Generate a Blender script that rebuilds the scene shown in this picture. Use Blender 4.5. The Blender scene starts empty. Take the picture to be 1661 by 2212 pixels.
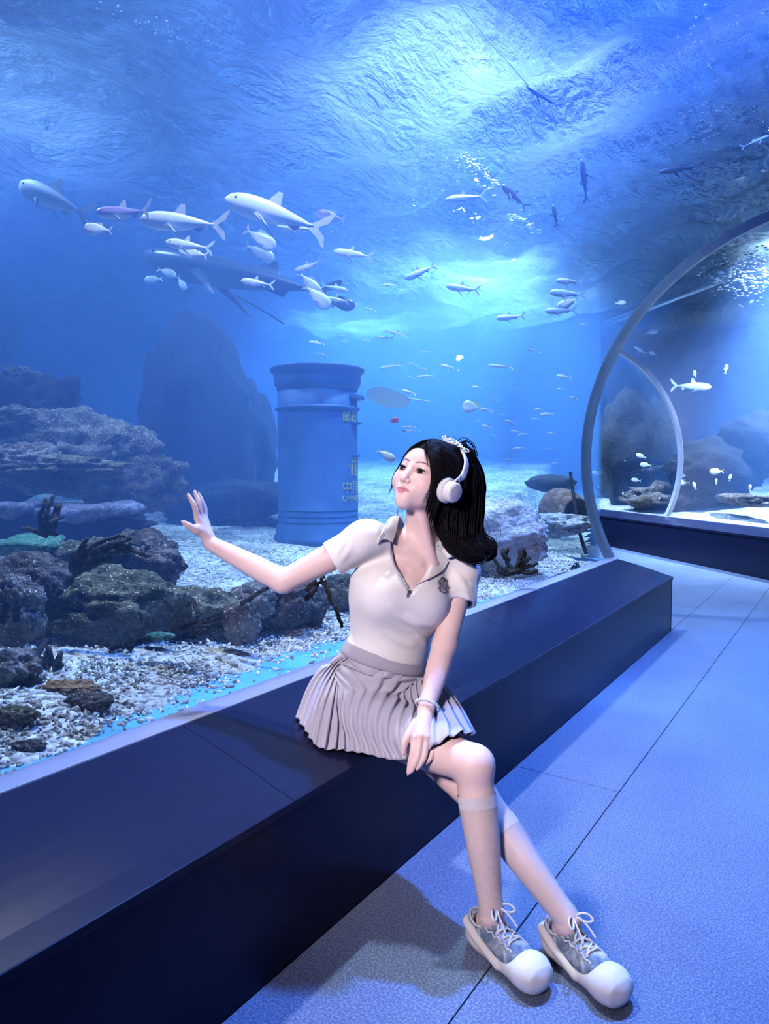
import bpy, bmesh, math, random
import numpy as np
from mathutils import Vector, Matrix
random.seed(7); RNG = np.random.default_rng(7)
scn = bpy.context.scene
COL = scn.collection
V3 = lambda *a: np.array(a, float)

# ------------------------------------------------------------------ camera
W, H, FPX = 1661, 2212, 1520.0
CXP, CYP = W/2, H/2
YAW = math.atan((1853-CXP)/math.hypot(FPX, CYP-1010)); PITCH = math.atan((CYP-1010)/FPX)
CAM = V3(0, 0, 1.32)
FW = V3(-math.sin(YAW)*math.cos(PITCH), math.cos(YAW)*math.cos(PITCH), -math.sin(PITCH))
RT = V3(math.cos(YAW), math.sin(YAW), 0); UP = np.cross(RT, FW)
cam_d = bpy.data.cameras.new('camera'); cam = bpy.data.objects.new('camera', cam_d); COL.objects.link(cam)
cam_d.sensor_fit = 'HORIZONTAL'; cam_d.sensor_width = 36; cam_d.lens = FPX/W*36
cam_d.clip_start = .05; cam_d.clip_end = 200
cam.matrix_world = Matrix(((RT[0], UP[0], -FW[0], CAM[0]), (RT[1], UP[1], -FW[1], CAM[1]), (RT[2], UP[2], -FW[2], CAM[2]), (0, 0, 0, 1)))
scn.camera = cam
def ray(x, y): return FW + RT*(x-CXP)/FPX + UP*(CYP-y)/FPX
def atd(x, y, d): return CAM + ray(x, y)*d                 # real place of a feature seen at a pixel, at its distance
def onz(x, y, z): r = ray(x, y); return CAM + r*(z-CAM[2])/r[2]
def onx(x, y, X): r = ray(x, y); return CAM + r*(X-CAM[0])/r[0]

# ------------------------------------------------------------------ world, view
wd = bpy.data.worlds.new('world'); scn.world = wd; wd.use_nodes = True
wd.node_tree.nodes['Background'].inputs[0].default_value = (.10, .16, .5, 1)
wd.node_tree.nodes['Background'].inputs[1].default_value = .02
vs = scn.view_settings
vs.view_transform = 'Standard'; vs.look = 'None'; vs.gamma = 1; vs.use_curve_mapping = False
vs.exposure = 0.0
cy = scn.cycles
cy.max_bounces = 4; cy.diffuse_bounces = 1; cy.glossy_bounces = 2; cy.transmission_bounces = 3
cy.use_adaptive_sampling = True; cy.adaptive_threshold = .10; cy.adaptive_min_samples = 20
cy.volume_bounces = 0; cy.transparent_max_bounces = 24
cy.caustics_reflective = False; cy.caustics_refractive = False
cy.sample_clamp_indirect = 4.0; cy.blur_glossy = .6

# ------------------------------------------------------------------ lights
def spot(name, loc, to, power, col, angle=80, blend=.6, radius=.15):
    l = bpy.data.lights.new(name, 'SPOT'); l.energy = power; l.color = col
    l.spot_size = math.radians(angle); l.spot_blend = blend; l.shadow_soft_size = radius
    o = bpy.data.objects.new(name, l); COL.objects.link(o); o.location = loc
    d = Vector(to) - Vector(loc); o.rotation_euler = d.to_track_quat('-Z', 'Y').to_euler()
    return o
ZS = 4.25                                                       # water surface
ZL = 6.15                                                       # lamps hang under the hall ceiling, above the water
LA, LB = onz(1042, 385, ZL), onz(1132, 482, ZL)
TANK_LAMPS = [  # x, y, aim x, aim y, power, cone, colour
    (LA[0], LA[1], LA[0]-.6, LA[1]-1.0, 62000, 120, (.46, .66, 1)), (-2.7, 2.5, -2.95, 2.45, 15000, 74, (.92, .95, 1)), (-9.5, 13.0, -9.0, 12.5, 60000, 124, (.42, .62, 1)),  # lamp over the far rocks: backlight added for the silhouettes
    (LB[0], LB[1], LB[0]-.2, LB[1]-1.0, 46000, 120, (.52, .70, 1)), (-7.2, 2.6, -6.6, 3.6, 22000, 116, (.42, .60, 1)), (-1.0, 4.1, -.6, 2.7, 40000, 96, (.14, .32, 1)), (-.3, 11.3, 1.0, 13.4, 150000, 106, (.62, .75, 1)), (-2.5, 5.0, -4.6, 7.6, 24000, 104, (.62, .80, 1))]  # left-slope lamp: added fill; last one: added to brighten the fish
for (x, y, ax, ay, p, a, c) in TANK_LAMPS:
    spot('tank_lamp_light', (x, y, ZL), (ax, ay, 0), p, c, a, .8, .15)
# hall spotlight behind the photographer that lights the sitter
spot('hall_spotlight', (-.75, -1.3, 2.45), (-1.05, 1.85, .80), 540, (1.0, .87, .96), 37, .8, .25)
# ------------------------------------------------------------------ helpers
def link(name, me, mat=None, parent=None):
    o = bpy.data.objects.new(name, me); COL.objects.link(o)
    if mat is not None and me is not None and not me.materials: me.materials.append(mat)
    if parent is not None: o.parent = parent
    return o
def tag(o, label=None, cat=None, group=None, kind=None):
    if label: o['label'] = label
    if cat: o['category'] = cat
    if group: o['group'] = group
    if kind: o['kind'] = kind
    return o
def empty(name, loc=(0, 0, 0), rot=(0, 0, 0)):
    o = bpy.data.objects.new(name, None); COL.objects.link(o); o.location = loc; o.rotation_euler = rot
    o.empty_display_size = .05
    return o
def pydata(name, v, f, smooth=True):
    me = bpy.data.meshes.new(name)
    v = np.asarray(v, np.float32)
    if isinstance(f, np.ndarray):
        n, k = f.shape
        me.vertices.add(len(v)); me.vertices.foreach_set('co', v.ravel())
        me.loops.add(n*k); me.loops.foreach_set('vertex_index', f.astype(np.int32).ravel())
        me.polygons.add(n); me.polygons.foreach_set('loop_start', np.arange(0, n*k, k, dtype=np.int32))
        me.update(calc_edges=True); me.validate()
    else:
        me.from_pydata(v.tolist(), [], f)
    if smooth: me.polygons.foreach_set('use_smooth', np.ones(len(me.polygons), bool))
    me.update()
    return me
def bm_mesh(name, bm, smooth=False):
    me = bpy.data.meshes.new(name); bm.normal_update(); bm.to_mesh(me); bm.free()
    if smooth: me.polygons.foreach_set('use_smooth', np.ones(len(me.polygons), bool))
    return me
def box_bm(bm, lo, hi):
    vs_ = [bm.verts.new((x, y, z)) for z in (lo[2], hi[2]) for y in (lo[1], hi[1]) for x in (lo[0], hi[0])]
    for q in ((0, 2, 3, 1), (4, 5, 7, 6), (0, 1, 5, 4), (2, 6, 7, 3), (0, 4, 6, 2), (1, 3, 7, 5)):
        bm.faces.new([vs_[i] for i in q])
def box_mesh(name, lo, hi, bev=0.0):
    bm = bmesh.new(); box_bm(bm, lo, hi)
    if bev: bmesh.ops.bevel(bm, geom=bm.edges[:], offset=bev, segments=2, profile=.6, affect='EDGES')
    return bm_mesh(name, bm)
def prism_mesh(name, poly, axis_pts, smooth=False):
    """closed 2-D section poly [(a,b)..] swept between frames axis_pts [(origin, A, B)..], capped"""
    n = len(poly); v = []; f = []
    for (o, A, B) in axis_pts:
        for a, b in poly: v.append(np.asarray(o)+np.asarray(A)*a+np.asarray(B)*b)
    for k in range(len(axis_pts)-1):
        for i in range(n):
            j = (i+1) % n; f.append((k*n+i, k*n+j, (k+1)*n+j, (k+1)*n+i))
    f.append(tuple(range(n))[::-1]); m = (len(axis_pts)-1)*n; f.append(tuple(range(m, m+n)))
    me = pydata(name, v, f, smooth)
    bm = bmesh.new(); bm.from_mesh(me); bmesh.ops.recalc_face_normals(bm, faces=bm.faces[:]); bm.to_mesh(me); bm.free()
    return me
def tube(pts, rad, n=8, cap=True, flat=None):
    """verts, faces of a tube along pts; rad scalar or list; flat = (scale along N, scale along B)"""
    P = np.asarray(pts, float); m = len(P); R = np.full(m, rad) if np.isscalar(rad) else np.asarray(rad, float)
    T = np.gradient(P, axis=0); T /= np.linalg.norm(T, axis=1)[:, None]+1e-12
    up = V3(0, 0, 1) if abs(T[0, 2]) < .9 else V3(1, 0, 0)
    N = np.cross(T[0], up); N /= np.linalg.norm(N)
    v = []
    fa, fb = flat or (1, 1)
    for i in range(m):
        N = N - T[i]*(N@T[i]); N /= np.linalg.norm(N)+1e-12
        B = np.cross(T[i], N)
        a = np.linspace(0, 2*np.pi, n, endpoint=False)
        v.append(P[i]+R[i]*(np.cos(a)[:, None]*N*fa+np.sin(a)[:, None]*B*fb))
    v = np.concatenate(v); f = []
    for i in range(m-1):
        for j in range(n):
            k = (j+1) % n; f.append((i*n+j, i*n+k, (i+1)*n+k, (i+1)*n+j))
    if cap: f.append(tuple(range(n))[::-1]); f.append(tuple(range((m-1)*n, m*n)))
    return v, f
class MB:
    def __init__(s): s.v = []; s.f = []; s.n = 0
    def add(s, vf):
        v, f = vf; s.v.append(np.asarray(v, float)); s.f += [tuple(i+s.n for i in q) for q in f]; s.n += len(v); return s
    def mesh(s, name, smooth=True): return pydata(name, np.concatenate(s.v), s.f, smooth)
def catmull(P, n=8, closed=False):
    P = np.asarray(P, float); m = len(P); out = []
    for i in range(m if closed else m-1):
        if closed: p0, p1, p2, p3 = P[(i-1) % m], P[i], P[(i+1) % m], P[(i+2) % m]
        else: p0, p1, p2, p3 = P[max(i-1, 0)], P[i], P[i+1], P[min(i+2, m-1)]
        for t in np.linspace(0, 1, n, endpoint=False):
            out.append(.5*((2*p1)+(p2-p0)*t+(2*p0-5*p1+4*p2-p3)*t*t+(3*p1-p0-3*p2+p3)*t**3))
    if not closed: out.append(P[-1])
    return np.array(out)
def lathe(prof, n=48, cap=True):
    v = []; f = []
    for r, z in prof:
        for k in range(n):
            a = 2*math.pi*k/n; v.append((r*math.cos(a), r*math.sin(a), z))
    for i in range(len(prof)-1):
        for k in range(n):
            j = (k+1) % n; f.append((i*n+k, i*n+j, (i+1)*n+j, (i+1)*n+k))
    if cap: f.append(tuple(range(n))[::-1]); m = (len(prof)-1)*n; f.append(tuple(range(m, m+n)))
    return v, f

# ------------------------------------------------------------------ materials
MATS = {}
class NT:
    def __init__(s, name):
        s.m = bpy.data.materials.new(name); s.m.use_nodes = True; s.t = s.m.node_tree; s.n = s.t.nodes; s.l = s.t.links
        s.b = s.n.get('Principled BSDF'); s.o = s.n.get('Material Output'); MATS[name] = s.m
    def node(s, typ, **kw):
        nd = s.n.new(typ)
        for k, v in kw.items():
            if k.startswith('i_'):
                key = k[2:]; key = int(key) if key.isdigit() else key.replace('_', ' ')
                nd.inputs[key].default_value = v
            else: setattr(nd, k, v)
        return nd
    def link(s, a, b): s.l.new(a, b)
    def pos(s, scale=(1, 1, 1), obj=True):
        tc = s.node('ShaderNodeTexCoord'); mp = s.node('ShaderNodeMapping'); mp.inputs['Scale'].default_value = scale
        s.link(tc.outputs['Object'], mp.inputs[0]); return mp.outputs[0]
    def noise(s, vec, scale, detail=4, rough=.55, dist=0):
        nd = s.node('ShaderNodeTexNoise'); nd.inputs['Scale'].default_value = scale; nd.inputs['Detail'].default_value = detail
        nd.inputs['Roughness'].default_value = rough; nd.inputs['Distortion'].default_value = dist
        s.link(vec, nd.inputs['Vector']); return nd.outputs['Fac']
    def ramp(s, fac, stops):
        nd = s.node('ShaderNodeValToRGB'); e = nd.color_ramp.elements
        while len(e) < len(stops): e.new(.5)
        for i, (p, c) in enumerate(stops): e[i].position = p; e[i].color = (*c, 1) if len(c) == 3 else c
        s.link(fac, nd.inputs[0]); return nd.outputs[0]
    def bump(s, h, strength=.3, dist=.01):
        nd = s.node('ShaderNodeBump'); nd.inputs['Strength'].default_value = strength; nd.inputs['Distance'].default_value = dist
        s.link(h, nd.inputs['Height']); s.link(nd.outputs[0], s.b.inputs['Normal']); return nd.outputs[0]
    def set(s, **kw):
        for k, v in kw.items():
            key = {'col': 'Base Color', 'rough': 'Roughness', 'metal': 'Metallic', 'spec': 'Specular IOR Level', 'coat': 'Coat Weight',
                   'coatr': 'Coat Roughness', 'sss': 'Subsurface Weight', 'alpha': 'Alpha', 'trans': 'Transmission Weight', 'ior': 'IOR', 'sheen': 'Sheen Weight'}[k]
            s.b.inputs[key].default_value = (*v, 1) if k == 'col' else v
        return s
def simple(name, col, rough=.5, var=.12, scale=20, bump=0, **kw):
    """plain procedural: colour varied by noise"""
    if name in MATS: return MATS[name]
    t = NT(name); t.set(rough=rough, **kw)
    n = t.noise(t.pos(), scale, 5)
    c = np.array(col)
    t.link(t.ramp(n, [(.3, tuple(c*(1-var))), (.7, tuple(np.minimum(c*(1+var), 1)))]), t.b.inputs['Base Color'])
    if bump: t.bump(n, bump, .004)
    return t.m
# ------------------------------------------------------------------ surface materials
def m_floor():
    t = NT('speckled_floor'); t.set(rough=.32, spec=.5)
    p = t.pos()
    a = t.noise(p, 160, 2, .6); b = t.noise(p, 2.2, 5, .6)
    sp = t.ramp(a, [(.36, (.080, .115, .22)), (.50, (.135, .180, .31)), (.64, (.25, .30, .44))])
    st = t.ramp(b, [(.35, (.88, .88, .90)), (.6, (1, 1, 1))])
    mx = t.node('ShaderNodeMix', data_type='RGBA', blend_type='MULTIPLY'); mx.inputs[0].default_value = 1
    t.link(sp, mx.inputs[6]); t.link(st, mx.inputs[7]); t.link(mx.outputs[2], t.b.inputs['Base Color'])
    r = t.ramp(b, [(.3, (.30,)*3), (.7, (.36,)*3)]); t.link(r, t.b.inputs['Roughness'])
    return t.m
def m_bench():
    t = NT('navy_laminate'); t.set(rough=.26, spec=.12)
    n = t.noise(t.pos((1, 1, 1)), 2, 3, .5); g = t.noise(t.pos(), 500, 2)
    t.link(t.ramp(n, [(.2, (.0095, .012, .038)), (.8, (.0115, .0145, .043))]), t.b.inputs['Base Color'])
    t.bump(g, .04, .001)
    return t.m
def m_acrylic():
    t = NT('clear_acrylic'); t.n.remove(t.b)
    tr = t.node('ShaderNodeBsdfTransparent'); tr.inputs[0].default_value = (.985, .99, 1, 1)
    gl = t.node('ShaderNodeBsdfGlossy'); gl.inputs['Roughness'].default_value = .03; gl.inputs[0].default_value = (1, 1, 1, 1)
    lw = t.node('ShaderNodeLayerWeight'); pw = t.node('ShaderNodeMath', operation='POWER'); pw.inputs[1].default_value = 5
    t.link(lw.outputs['Facing'], pw.inputs[0]); ma = t.node('ShaderNodeMath', operation='MULTIPLY_ADD'); ma.inputs[1].default_value = .35; ma.inputs[2].default_value = .012
    lw.inputs[0].default_value = .5; t.link(pw.outputs[0], ma.inputs[0])
    mx = t.node('ShaderNodeMixShader'); t.link(ma.outputs[0], mx.inputs[0]); t.link(tr.outputs[0], mx.inputs[1]); t.link(gl.outputs[0], mx.inputs[2])
    t.link(mx.outputs[0], t.o.inputs[0]); return t.m
def m_water():
    t = NT('aquarium_water'); t.n.remove(t.b)
    ab = t.node('ShaderNodeVolumeAbsorption'); ab.inputs['Color'].default_value = (.10, .50, .95, 1); ab.inputs['Density'].default_value = .17
    sc = t.node('ShaderNodeVolumeScatter'); sc.inputs['Color'].default_value = (.17, .38, 1, 1); sc.inputs['Density'].default_value = .13
    sc.inputs['Anisotropy'].default_value = .15
    ad = t.node('ShaderNodeAddShader'); t.link(ab.outputs[0], ad.inputs[0]); t.link(sc.outputs[0], ad.inputs[1])
    t.link(ad.outputs[0], t.o.inputs['Volume']); return t.m
def m_surface():
    t = NT('rippled_water_surface'); t.n.remove(t.b)
    g = t.node('ShaderNodeBsdfGlass'); g.inputs['IOR'].default_value = 1.33; g.inputs['Roughness'].default_value = .04
    p = t.pos((1, 1, 1)); n1 = t.noise(t.pos((1, .45, 1)), 9, 4, .6, .6)
    bp = t.node('ShaderNodeBump'); bp.inputs['Strength'].default_value = 1.0; bp.inputs['Distance'].default_value = .20
    t.link(n1, bp.inputs['Height']); t.link(bp.outputs[0], g.inputs['Normal']); tr = t.node('ShaderNodeBsdfTransparent'); mx = t.node('ShaderNodeMixShader'); mx.inputs[0].default_value = .82
    tl_ = t.node('ShaderNodeBsdfTranslucent'); tl_.inputs[0].default_value = (.62, .82, 1, 1); t.link(bp.outputs[0], tl_.inputs['Normal']); m2 = t.node('ShaderNodeMixShader'); m2.inputs[0].default_value = .016
    t.link(tr.outputs[0], mx.inputs[1]); t.link(g.outputs[0], mx.inputs[2]); t.link(mx.outputs[0], m2.inputs[1]); t.link(tl_.outputs[0], m2.inputs[2]); t.link(m2.outputs[0], t.o.inputs[0]); return t.m
M_FLOOR, M_BENCH, M_ACR, M_WATER, M_SURF = m_floor(), m_bench(), m_acrylic(), m_water(), m_surface()
M_TRIM = simple('lavender_trim', (.28, .28, .36), .35, .05, 8)
M_RING = simple('grey_arch_trim', (.12, .16, .21), .4, .10, 6)
M_WALL = simple('blue_tank_wall', (.10, .26, .62), .8, .25, .5)
M_DARK = simple('dark_ceiling', (.02, .03, .06), .8, .2, 1)

# ------------------------------------------------------------------ tunnel geometry
TX, TZ, TR = -.131, 1.419, 1.796                                # tunnel section centre and radius
XF, YE = -1.212, 5.98                                           # bench front, bench/tunnel end
U = V3(.715, -.699, 0); U /= np.linalg.norm(U); N = V3(-U[1], U[0], 0)
P0 = V3(-1.95, 10.42, 0)                                        # far bench front line, runs along U, N points away from us
SC = -(XF-TX)*-1                                                # section centre sits at s = SC (negative) from the far bench front
SC = XF-TX
def Bp(s, t, z): return P0+N*s+U*t+V3(0, 0, z)
SIGHT = np.cross(V3(RT[0]*(1284-CXP)/FPX+FW[0], RT[1]*(1284-CXP)/FPX+FW[1], 0), V3(0, 0, 1))   # wall line between tank and far passage
SIGHT /= np.linalg.norm(SIGHT)
def t_start(s, off=.05):
    b = P0+N*s; return (off-(b@SIGHT))/(U@SIGHT)

# floor: base + sheets
fl = link('floor', box_mesh('floor', (-12, -6, -.12), (9, 20, -.012)), M_DARK); tag(fl, 'speckled blue-grey sheet floor of the walkway', kind='structure')
xs = [XF-.0, -.762, .45, 1.4, 3.2]; gap = .0018
for i in range(len(xs)-1):
    ys = {0: [-5, .45, 2.85, 5.25, 7.65], 1: [-5, -.9, 6.9]}.get(i, [-5, 1.5, 7.0])
    for j in range(len(ys)-1):
        link('floor_sheet', box_mesh('floor_sheet', (xs[i]+gap, ys[j]+gap, -.012), (xs[i+1]-gap, ys[j+1]-gap, 0), .0012), M_FLOOR, fl)
for (x0, x1, y0, y1) in ((-9, XF, 6.0, 9.4), (-9, -.762, 9.4, 13.5), (XF, -.762, 7.65, 9.4), (-.762, .45, 6.9, 13.5), (.45, 9, 7.0, 13.5)):
    link('floor_sheet', box_mesh('floor_sheet', (x0+gap, y0+gap, -.012), (x1-gap, y1-gap, 0), .0012), M_FLOOR, fl)

# near bench (ledge)
def top_profile():
    a = np.linspace(0, 1, 9); x = XF-.006+.012*0-(0.436)*a; z = .44+.113*(a+.10*np.sin(np.pi*a)*.6)
    return list(zip(x, z))
bench = tag(empty('bench', (XF, 2.0, 0)), 'long dark navy ledge bench along the aquarium glass, the sitter on it', 'bench')
def child_world(o, parent):  # keep world coordinates of a mesh built in world space
    o.parent = parent; o.matrix_parent_inverse = Matrix.Translation(parent.location).inverted() if parent.rotation_euler == Vector((0, 0, 0)).to_tuple() else parent.matrix_basis.inverted()
    return o
def part_w(name, me, mat, parent):
    o = link(name, me, mat); o.parent = parent; o.matrix_parent_inverse = parent.matrix_basis.inverted(); return o
bench.matrix_basis = Matrix.Translation((XF, 2.0, 0))
tp = top_profile()
ysm = [-3.0, -.55, 1.37, 3.285, 5.2, YE]
for k in range(len(ysm)-1):
    y0, y1 = ysm[k]+.0012, ysm[k+1]-.0012
    sec = [(XF+.006, .416), (XF+.006, .4385), (XF+.003, .4405)]+tp[1:]+[(tp[-1][0], .5), (XF-.03, .40)]
    me = prism_mesh('top_panel', sec, [((0, y0, 0), (1, 0, 0), (0, 0, 1)), ((0, y1, 0), (1, 0, 0), (0, 0, 1))])
    part_w('top_panel', me, M_BENCH, bench)
yf = [-3.0, .55, 3.0, YE-.004]
for k in range(len(yf)-1):
    part_w('front_panel', box_mesh('front_panel', (XF-.03, yf[k]+.0008, 0.001), (XF, yf[k+1]-.0008, .411)), M_BENCH, bench)
part_w('core', prism_mesh('core', [(XF-.031, .001), (XF-.031, .4), (-1.66, .49), (-1.66, .001)], [((0, -3, 0), (1, 0, 0), (0, 0, 1)), ((0, YE-.03, 0), (1, 0, 0), (0, 0, 1))]), M_DARK, bench)
part_w('end_panel', prism_mesh('end_panel', [(XF, .001), (XF, .436), (-1.648, .548), (-1.74, .548), (-1.74, .001)],
       [((0, YE-.028, 0), (1, 0, 0), (0, 0, 1)), ((0, YE-.002, 0), (1, 0, 0), (0, 0, 1))]), M_BENCH, bench)
def trim(name, me, mat, label): return tag(link(name, me, mat), label, kind='structure')
trim('trim_1', box_mesh('trim_1', (-1.745, -3, .30), (-1.6495, YE, .556), .004), M_TRIM, 'pale lavender strip at the foot of the acrylic behind the bench')

# acrylic panes of the near tunnel
A0 = math.asin((.556-TZ)/TR)                                     # angle of the base
def arc_pts(r, a0, a1, n): return [(TX+r*math.cos(a), TZ+r*math.sin(a)) for a in np.linspace(a0, a1, n)]
def pane(name, a0, a1, y0, y1, r=TR, th=.05):
    n = 40; v = []; f = []
    sec = arc_pts(r, a0, a1, n)+arc_pts(r+th, a1, a0, n)
    return prism_mesh(name, sec, [((0, y0, 0), (1, 0, 0), (0, 0, 1)), ((0, y1, 0), (1, 0, 0), (0, 0, 1))], True)
aL = math.pi-A0
w1 = tag(empty('window_1'), 'clear arched acrylic wall of the tunnel over the bench', kind='structure')
def flat_caps(me):
    for p in me.polygons:
        if len(p.vertices) > 4: p.use_smooth = False
    return me
for (y0, y1, a0, a1) in ((-4.5, .1, aL, A0), (.1, YE, aL, .9), (.1, 2.6, .896, A0)):
    me = pane('pane', a0, a1, y0+.002, y1-.002)
    part_w('pane', me, M_ACR, w1)
# arch trim at the tunnel end
def arc_bar(name, r0, r1, a0, a1, org, A, w, mat, label):
    n = 72; v = []; f = []
    for a in np.linspace(a0, a1, n):
        for (r, s) in ((r0, 0), (r1, 0), (r1, w), (r0, w)):
            v.append(np.asarray(org)+np.asarray(A)*(r*math.cos(a))+V3(0, 0, 1)*(TZ+r*math.sin(a))+np.cross(V3(0, 0, 1), np.asarray(A))*s)
    for i in range(n-1):
        for j in range(4):
            k = (j+1) % 4; f.append((i*4+j, i*4+k, (i+1)*4+k, (i+1)*4+j))
    f.append((0, 1, 2, 3)); f.append(tuple(range((n-1)*4, n*4)))
    me = pydata(name, v, f, False); bm = bmesh.new(); bm.from_mesh(me); bmesh.ops.recalc_face_normals(bm, faces=bm.faces[:]); bm.to_mesh(me); bm.free()
    return trim(name, me, mat, label)
arc_bar('trim_2', TR-.02, TR+.055, aL, .9, (TX, YE, 0), (1, 0, 0), .05, M_RING, 'grey arch trim where the near acrylic tunnel ends')

# far passage: bench, acrylic, seam
fb = tag(empty('bench'), 'dark navy ledge bench of the far passage beyond the arch', 'bench')
TB1 = 7.0
def bprism(name, sec, t1=TB1, off=.05, smooth=False, zc=0):
    n = len(sec); v = [Bp(s, t_start(s, off), z) for s, z in sec]+[Bp(s, t1, z) for s, z in sec]
    f = [(i, (i+1) % n, n+(i+1) % n, n+i) for i in range(n)]+[tuple(range(n))[::-1], tuple(range(n, 2*n))]
    me = pydata(name, v, f, smooth); bm = bmesh.new(); bm.from_mesh(me); bmesh.ops.recalc_face_normals(bm, faces=bm.faces[:]); bm.to_mesh(me); bm.free()
    return me
part_w('front_panel', bprism('front_panel', [(0, .002), (0, .47), (.03, .47), (.03, .002)]), M_BENCH, fb)
part_w('top_panel', bprism('top_panel', [(-.012, .472), (-.012, .50), (.2, .535), (.44, .556), (.44, .472)]), M_BENCH, fb)
trim('trim_3', bprism('trim_3', [(.442, .30), (.442, .56), (.53, .56), (.53, .30)]), M_TRIM, 'pale strip at the foot of the far acrylic wall')
def bsec(r, a0, a1, n): return [(SC*-1*-1*1+0, 0)]
def b_arc(r, a0, a1, n): return [(SC+r*math.cos(a), TZ+r*math.sin(a)) for a in np.linspace(a0, a1, n)]
w2 = tag(empty('window_2'), 'arched acrylic wall of the far passage', kind='structure')
SEAM = -1.2
for (t0, t1) in ((None, SEAM-.012), (SEAM+.012, TB1)):
    sec = b_arc(TR, A0, 2.25, 40)+b_arc(TR+.05, 2.25, A0, 40)
    n = len(sec); v = [Bp(s, max(t_start(s), -99) if t0 is None else max(t0, t_start(s)), z) for s, z in sec]+[Bp(s, max(t1, t_start(s)+.001), z) for s, z in sec]
    f = [(i, (i+1) % n, n+(i+1) % n, n+i) for i in range(n)]+[tuple(range(n))[::-1], tuple(range(n, 2*n))]
    part_w('pane', pydata('pane', v, f, True), M_ACR, w2)
o_ = Bp(SC, SEAM, 0)
arc_bar('trim_4', TR-.012, TR+.05, A0, 1.22, (o_[0], o_[1], 0), N, .07, M_TRIM, 'pale arched seam between two panes of the far acrylic wall')
w3 = link('window_3', pydata('window_3', [Bp(s, t_start(s, .02), z) for s in (-3.1, .75) for z in (.3, ZS)], [(0, 1, 3, 2)], False), M_ACR)
md = w3.modifiers.new('thick', 'SOLIDIFY'); md.thickness = .03
tag(w3, 'clear divider pane at the end of the far passage', kind='structure')

# water body: tank box minus the two tunnels
def cavity_A():
    sec = arc_pts(TR+.052, aL, A0, 48); sec = sec+[(sec[-1][0], -1), (sec[0][0], -1)]
    return prism_mesh('ca', sec, [((0, -8, 0), (1, 0, 0), (0, 0, 1)), ((0, 8.0, 0), (1, 0, 0), (0, 0, 1))])
def cavity_B():
    sec = b_arc(TR+.052, A0, math.pi-A0, 48); sec = sec+[(sec[-1][0], -1), (sec[0][0], -1)]
    return bprism('cb', sec, 16)
wob = link('water', box_mesh('water', (-14.99, -5, .3), (8.99, 23.99, ZS)), M_WATER)
for cm in (cavity_A(), cavity_B()):
    co = bpy.data.objects.new('cut', cm); COL.objects.link(co)
    md = wob.modifiers.new('b', 'BOOLEAN'); md.operation = 'DIFFERENCE'; md.object = co; md.solver = 'EXACT'
dg = bpy.context.evaluated_depsgraph_get(); wm = bpy.data.meshes.new_from_object(wob.evaluated_get(dg))
wob.modifiers.clear(); wob.data = wm
wm.materials.clear(); wm.materials.append(M_WATER)
for o in [o for o in COL.objects if o.name.startswith('cut')]: bpy.data.objects.remove(o)
tag(wob, 'clear blue water filling the aquarium tank around the tunnel', kind='stuff')

# rippled surface
def water_surface():
    dx = .085; xs_ = np.arange(-14.9, 8.9, dx); ys_ = np.arange(-5, 23.9, dx); X, Y = np.meshgrid(xs_, ys_, indexing='ij')
    Z = np.zeros_like(X); r = np.random.default_rng(3)
    for _ in range(26):
        a = r.normal(.9, .7); L = r.uniform(.35, 1.8); k = 2*np.pi/L
        Z += .016*L*np.sin(k*(X*np.cos(a)+Y*np.sin(a))+r.uniform(0, 6.28)+.7*np.sin(.8*X+r.uniform(0, 6))+.6*np.sin(.9*Y))
    nx, ny = X.shape; idx = np.arange(nx*ny).reshape(nx, ny)
    f = np.stack([idx[:-1, :-1], idx[1:, :-1], idx[1:, 1:], idx[:-1, 1:]], -1).reshape(-1, 4)
    return pydata('water_surface', np.stack([X, Y, ZS+.20+Z], -1).reshape(-1, 3), f)
ws = link('water_surface', water_surface(), M_SURF); tag(ws, 'rippling water surface overhead seen from below', kind='stuff')

# shell of the hall and tank
def wall(name, lo, hi, mat, label): return tag(link(name, box_mesh(name, lo, hi), mat), label, kind='structure')
wall('wall_left', (-15.3, -6, -.2), (-15, 24.3, 6.5), M_WALL, 'blue painted side wall of the tank')
wall('wall_back', (-15, 24, -.2), (9, 24.3, 6.5), M_WALL, 'blue painted back wall of the tank')
wall('wall_right', (9, -6, -.2), (9.3, 24.3, 6.5), M_WALL, 'blue painted far side wall of the tank')
wall('wall_front', (-15, -6.3, -.2), (9, -6, 6.5), M_DARK, 'dark wall of the hall behind the viewer')
wall('ceiling', (-15.3, -6.3, 6.5), (9.3, 24.3, 6.8), M_DARK, 'dark ceiling above the tank')

# lamps hanging above the water
M_LENS = NT('lamp_lens'); M_LENS.b.inputs['Emission Color'].default_value = (.85, .93, 1, 1); M_LENS.b.inputs['Emission Strength'].default_value = 60
M_LENS.m.cycles.emission_sampling = 'NONE'; M_LENS = M_LENS.m
M_HOUS = simple('lamp_housing', (.05, .05, .06), .5)
mh = MB().add(lathe([(.03, .43), (.10, .4), (.17, .12), (.19, 0.02), (.18, .02), (.16, .1)], 24)).mesh('lamp_housing')
ml = MB().add(lathe([(.155, .085), (.16, .095), (.155, .105)], 24)).mesh('lamp_lens', False)
lamp_words = ['behind the postbox', 'over the near reef', 'added over the far rocks as a backlight', 'beyond the postbox', 'added over the left slope as fill', 'above the walkway', 'beyond the far bench', 'added between the sitter and the postbox to brighten the fish']
for i, (x, y, ax, ay, p, a, c_) in enumerate(TANK_LAMPS):
    e = empty('tank_lamp', (x, y, ZL-.08)); tag(e, 'round bright pendant lamp above the water ' + lamp_words[i], 'lamp', 'pendant lamps above the tank')
    link('lamp_housing', mh, M_HOUS, e); link('lamp_lens', ml, M_LENS, e)
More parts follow.
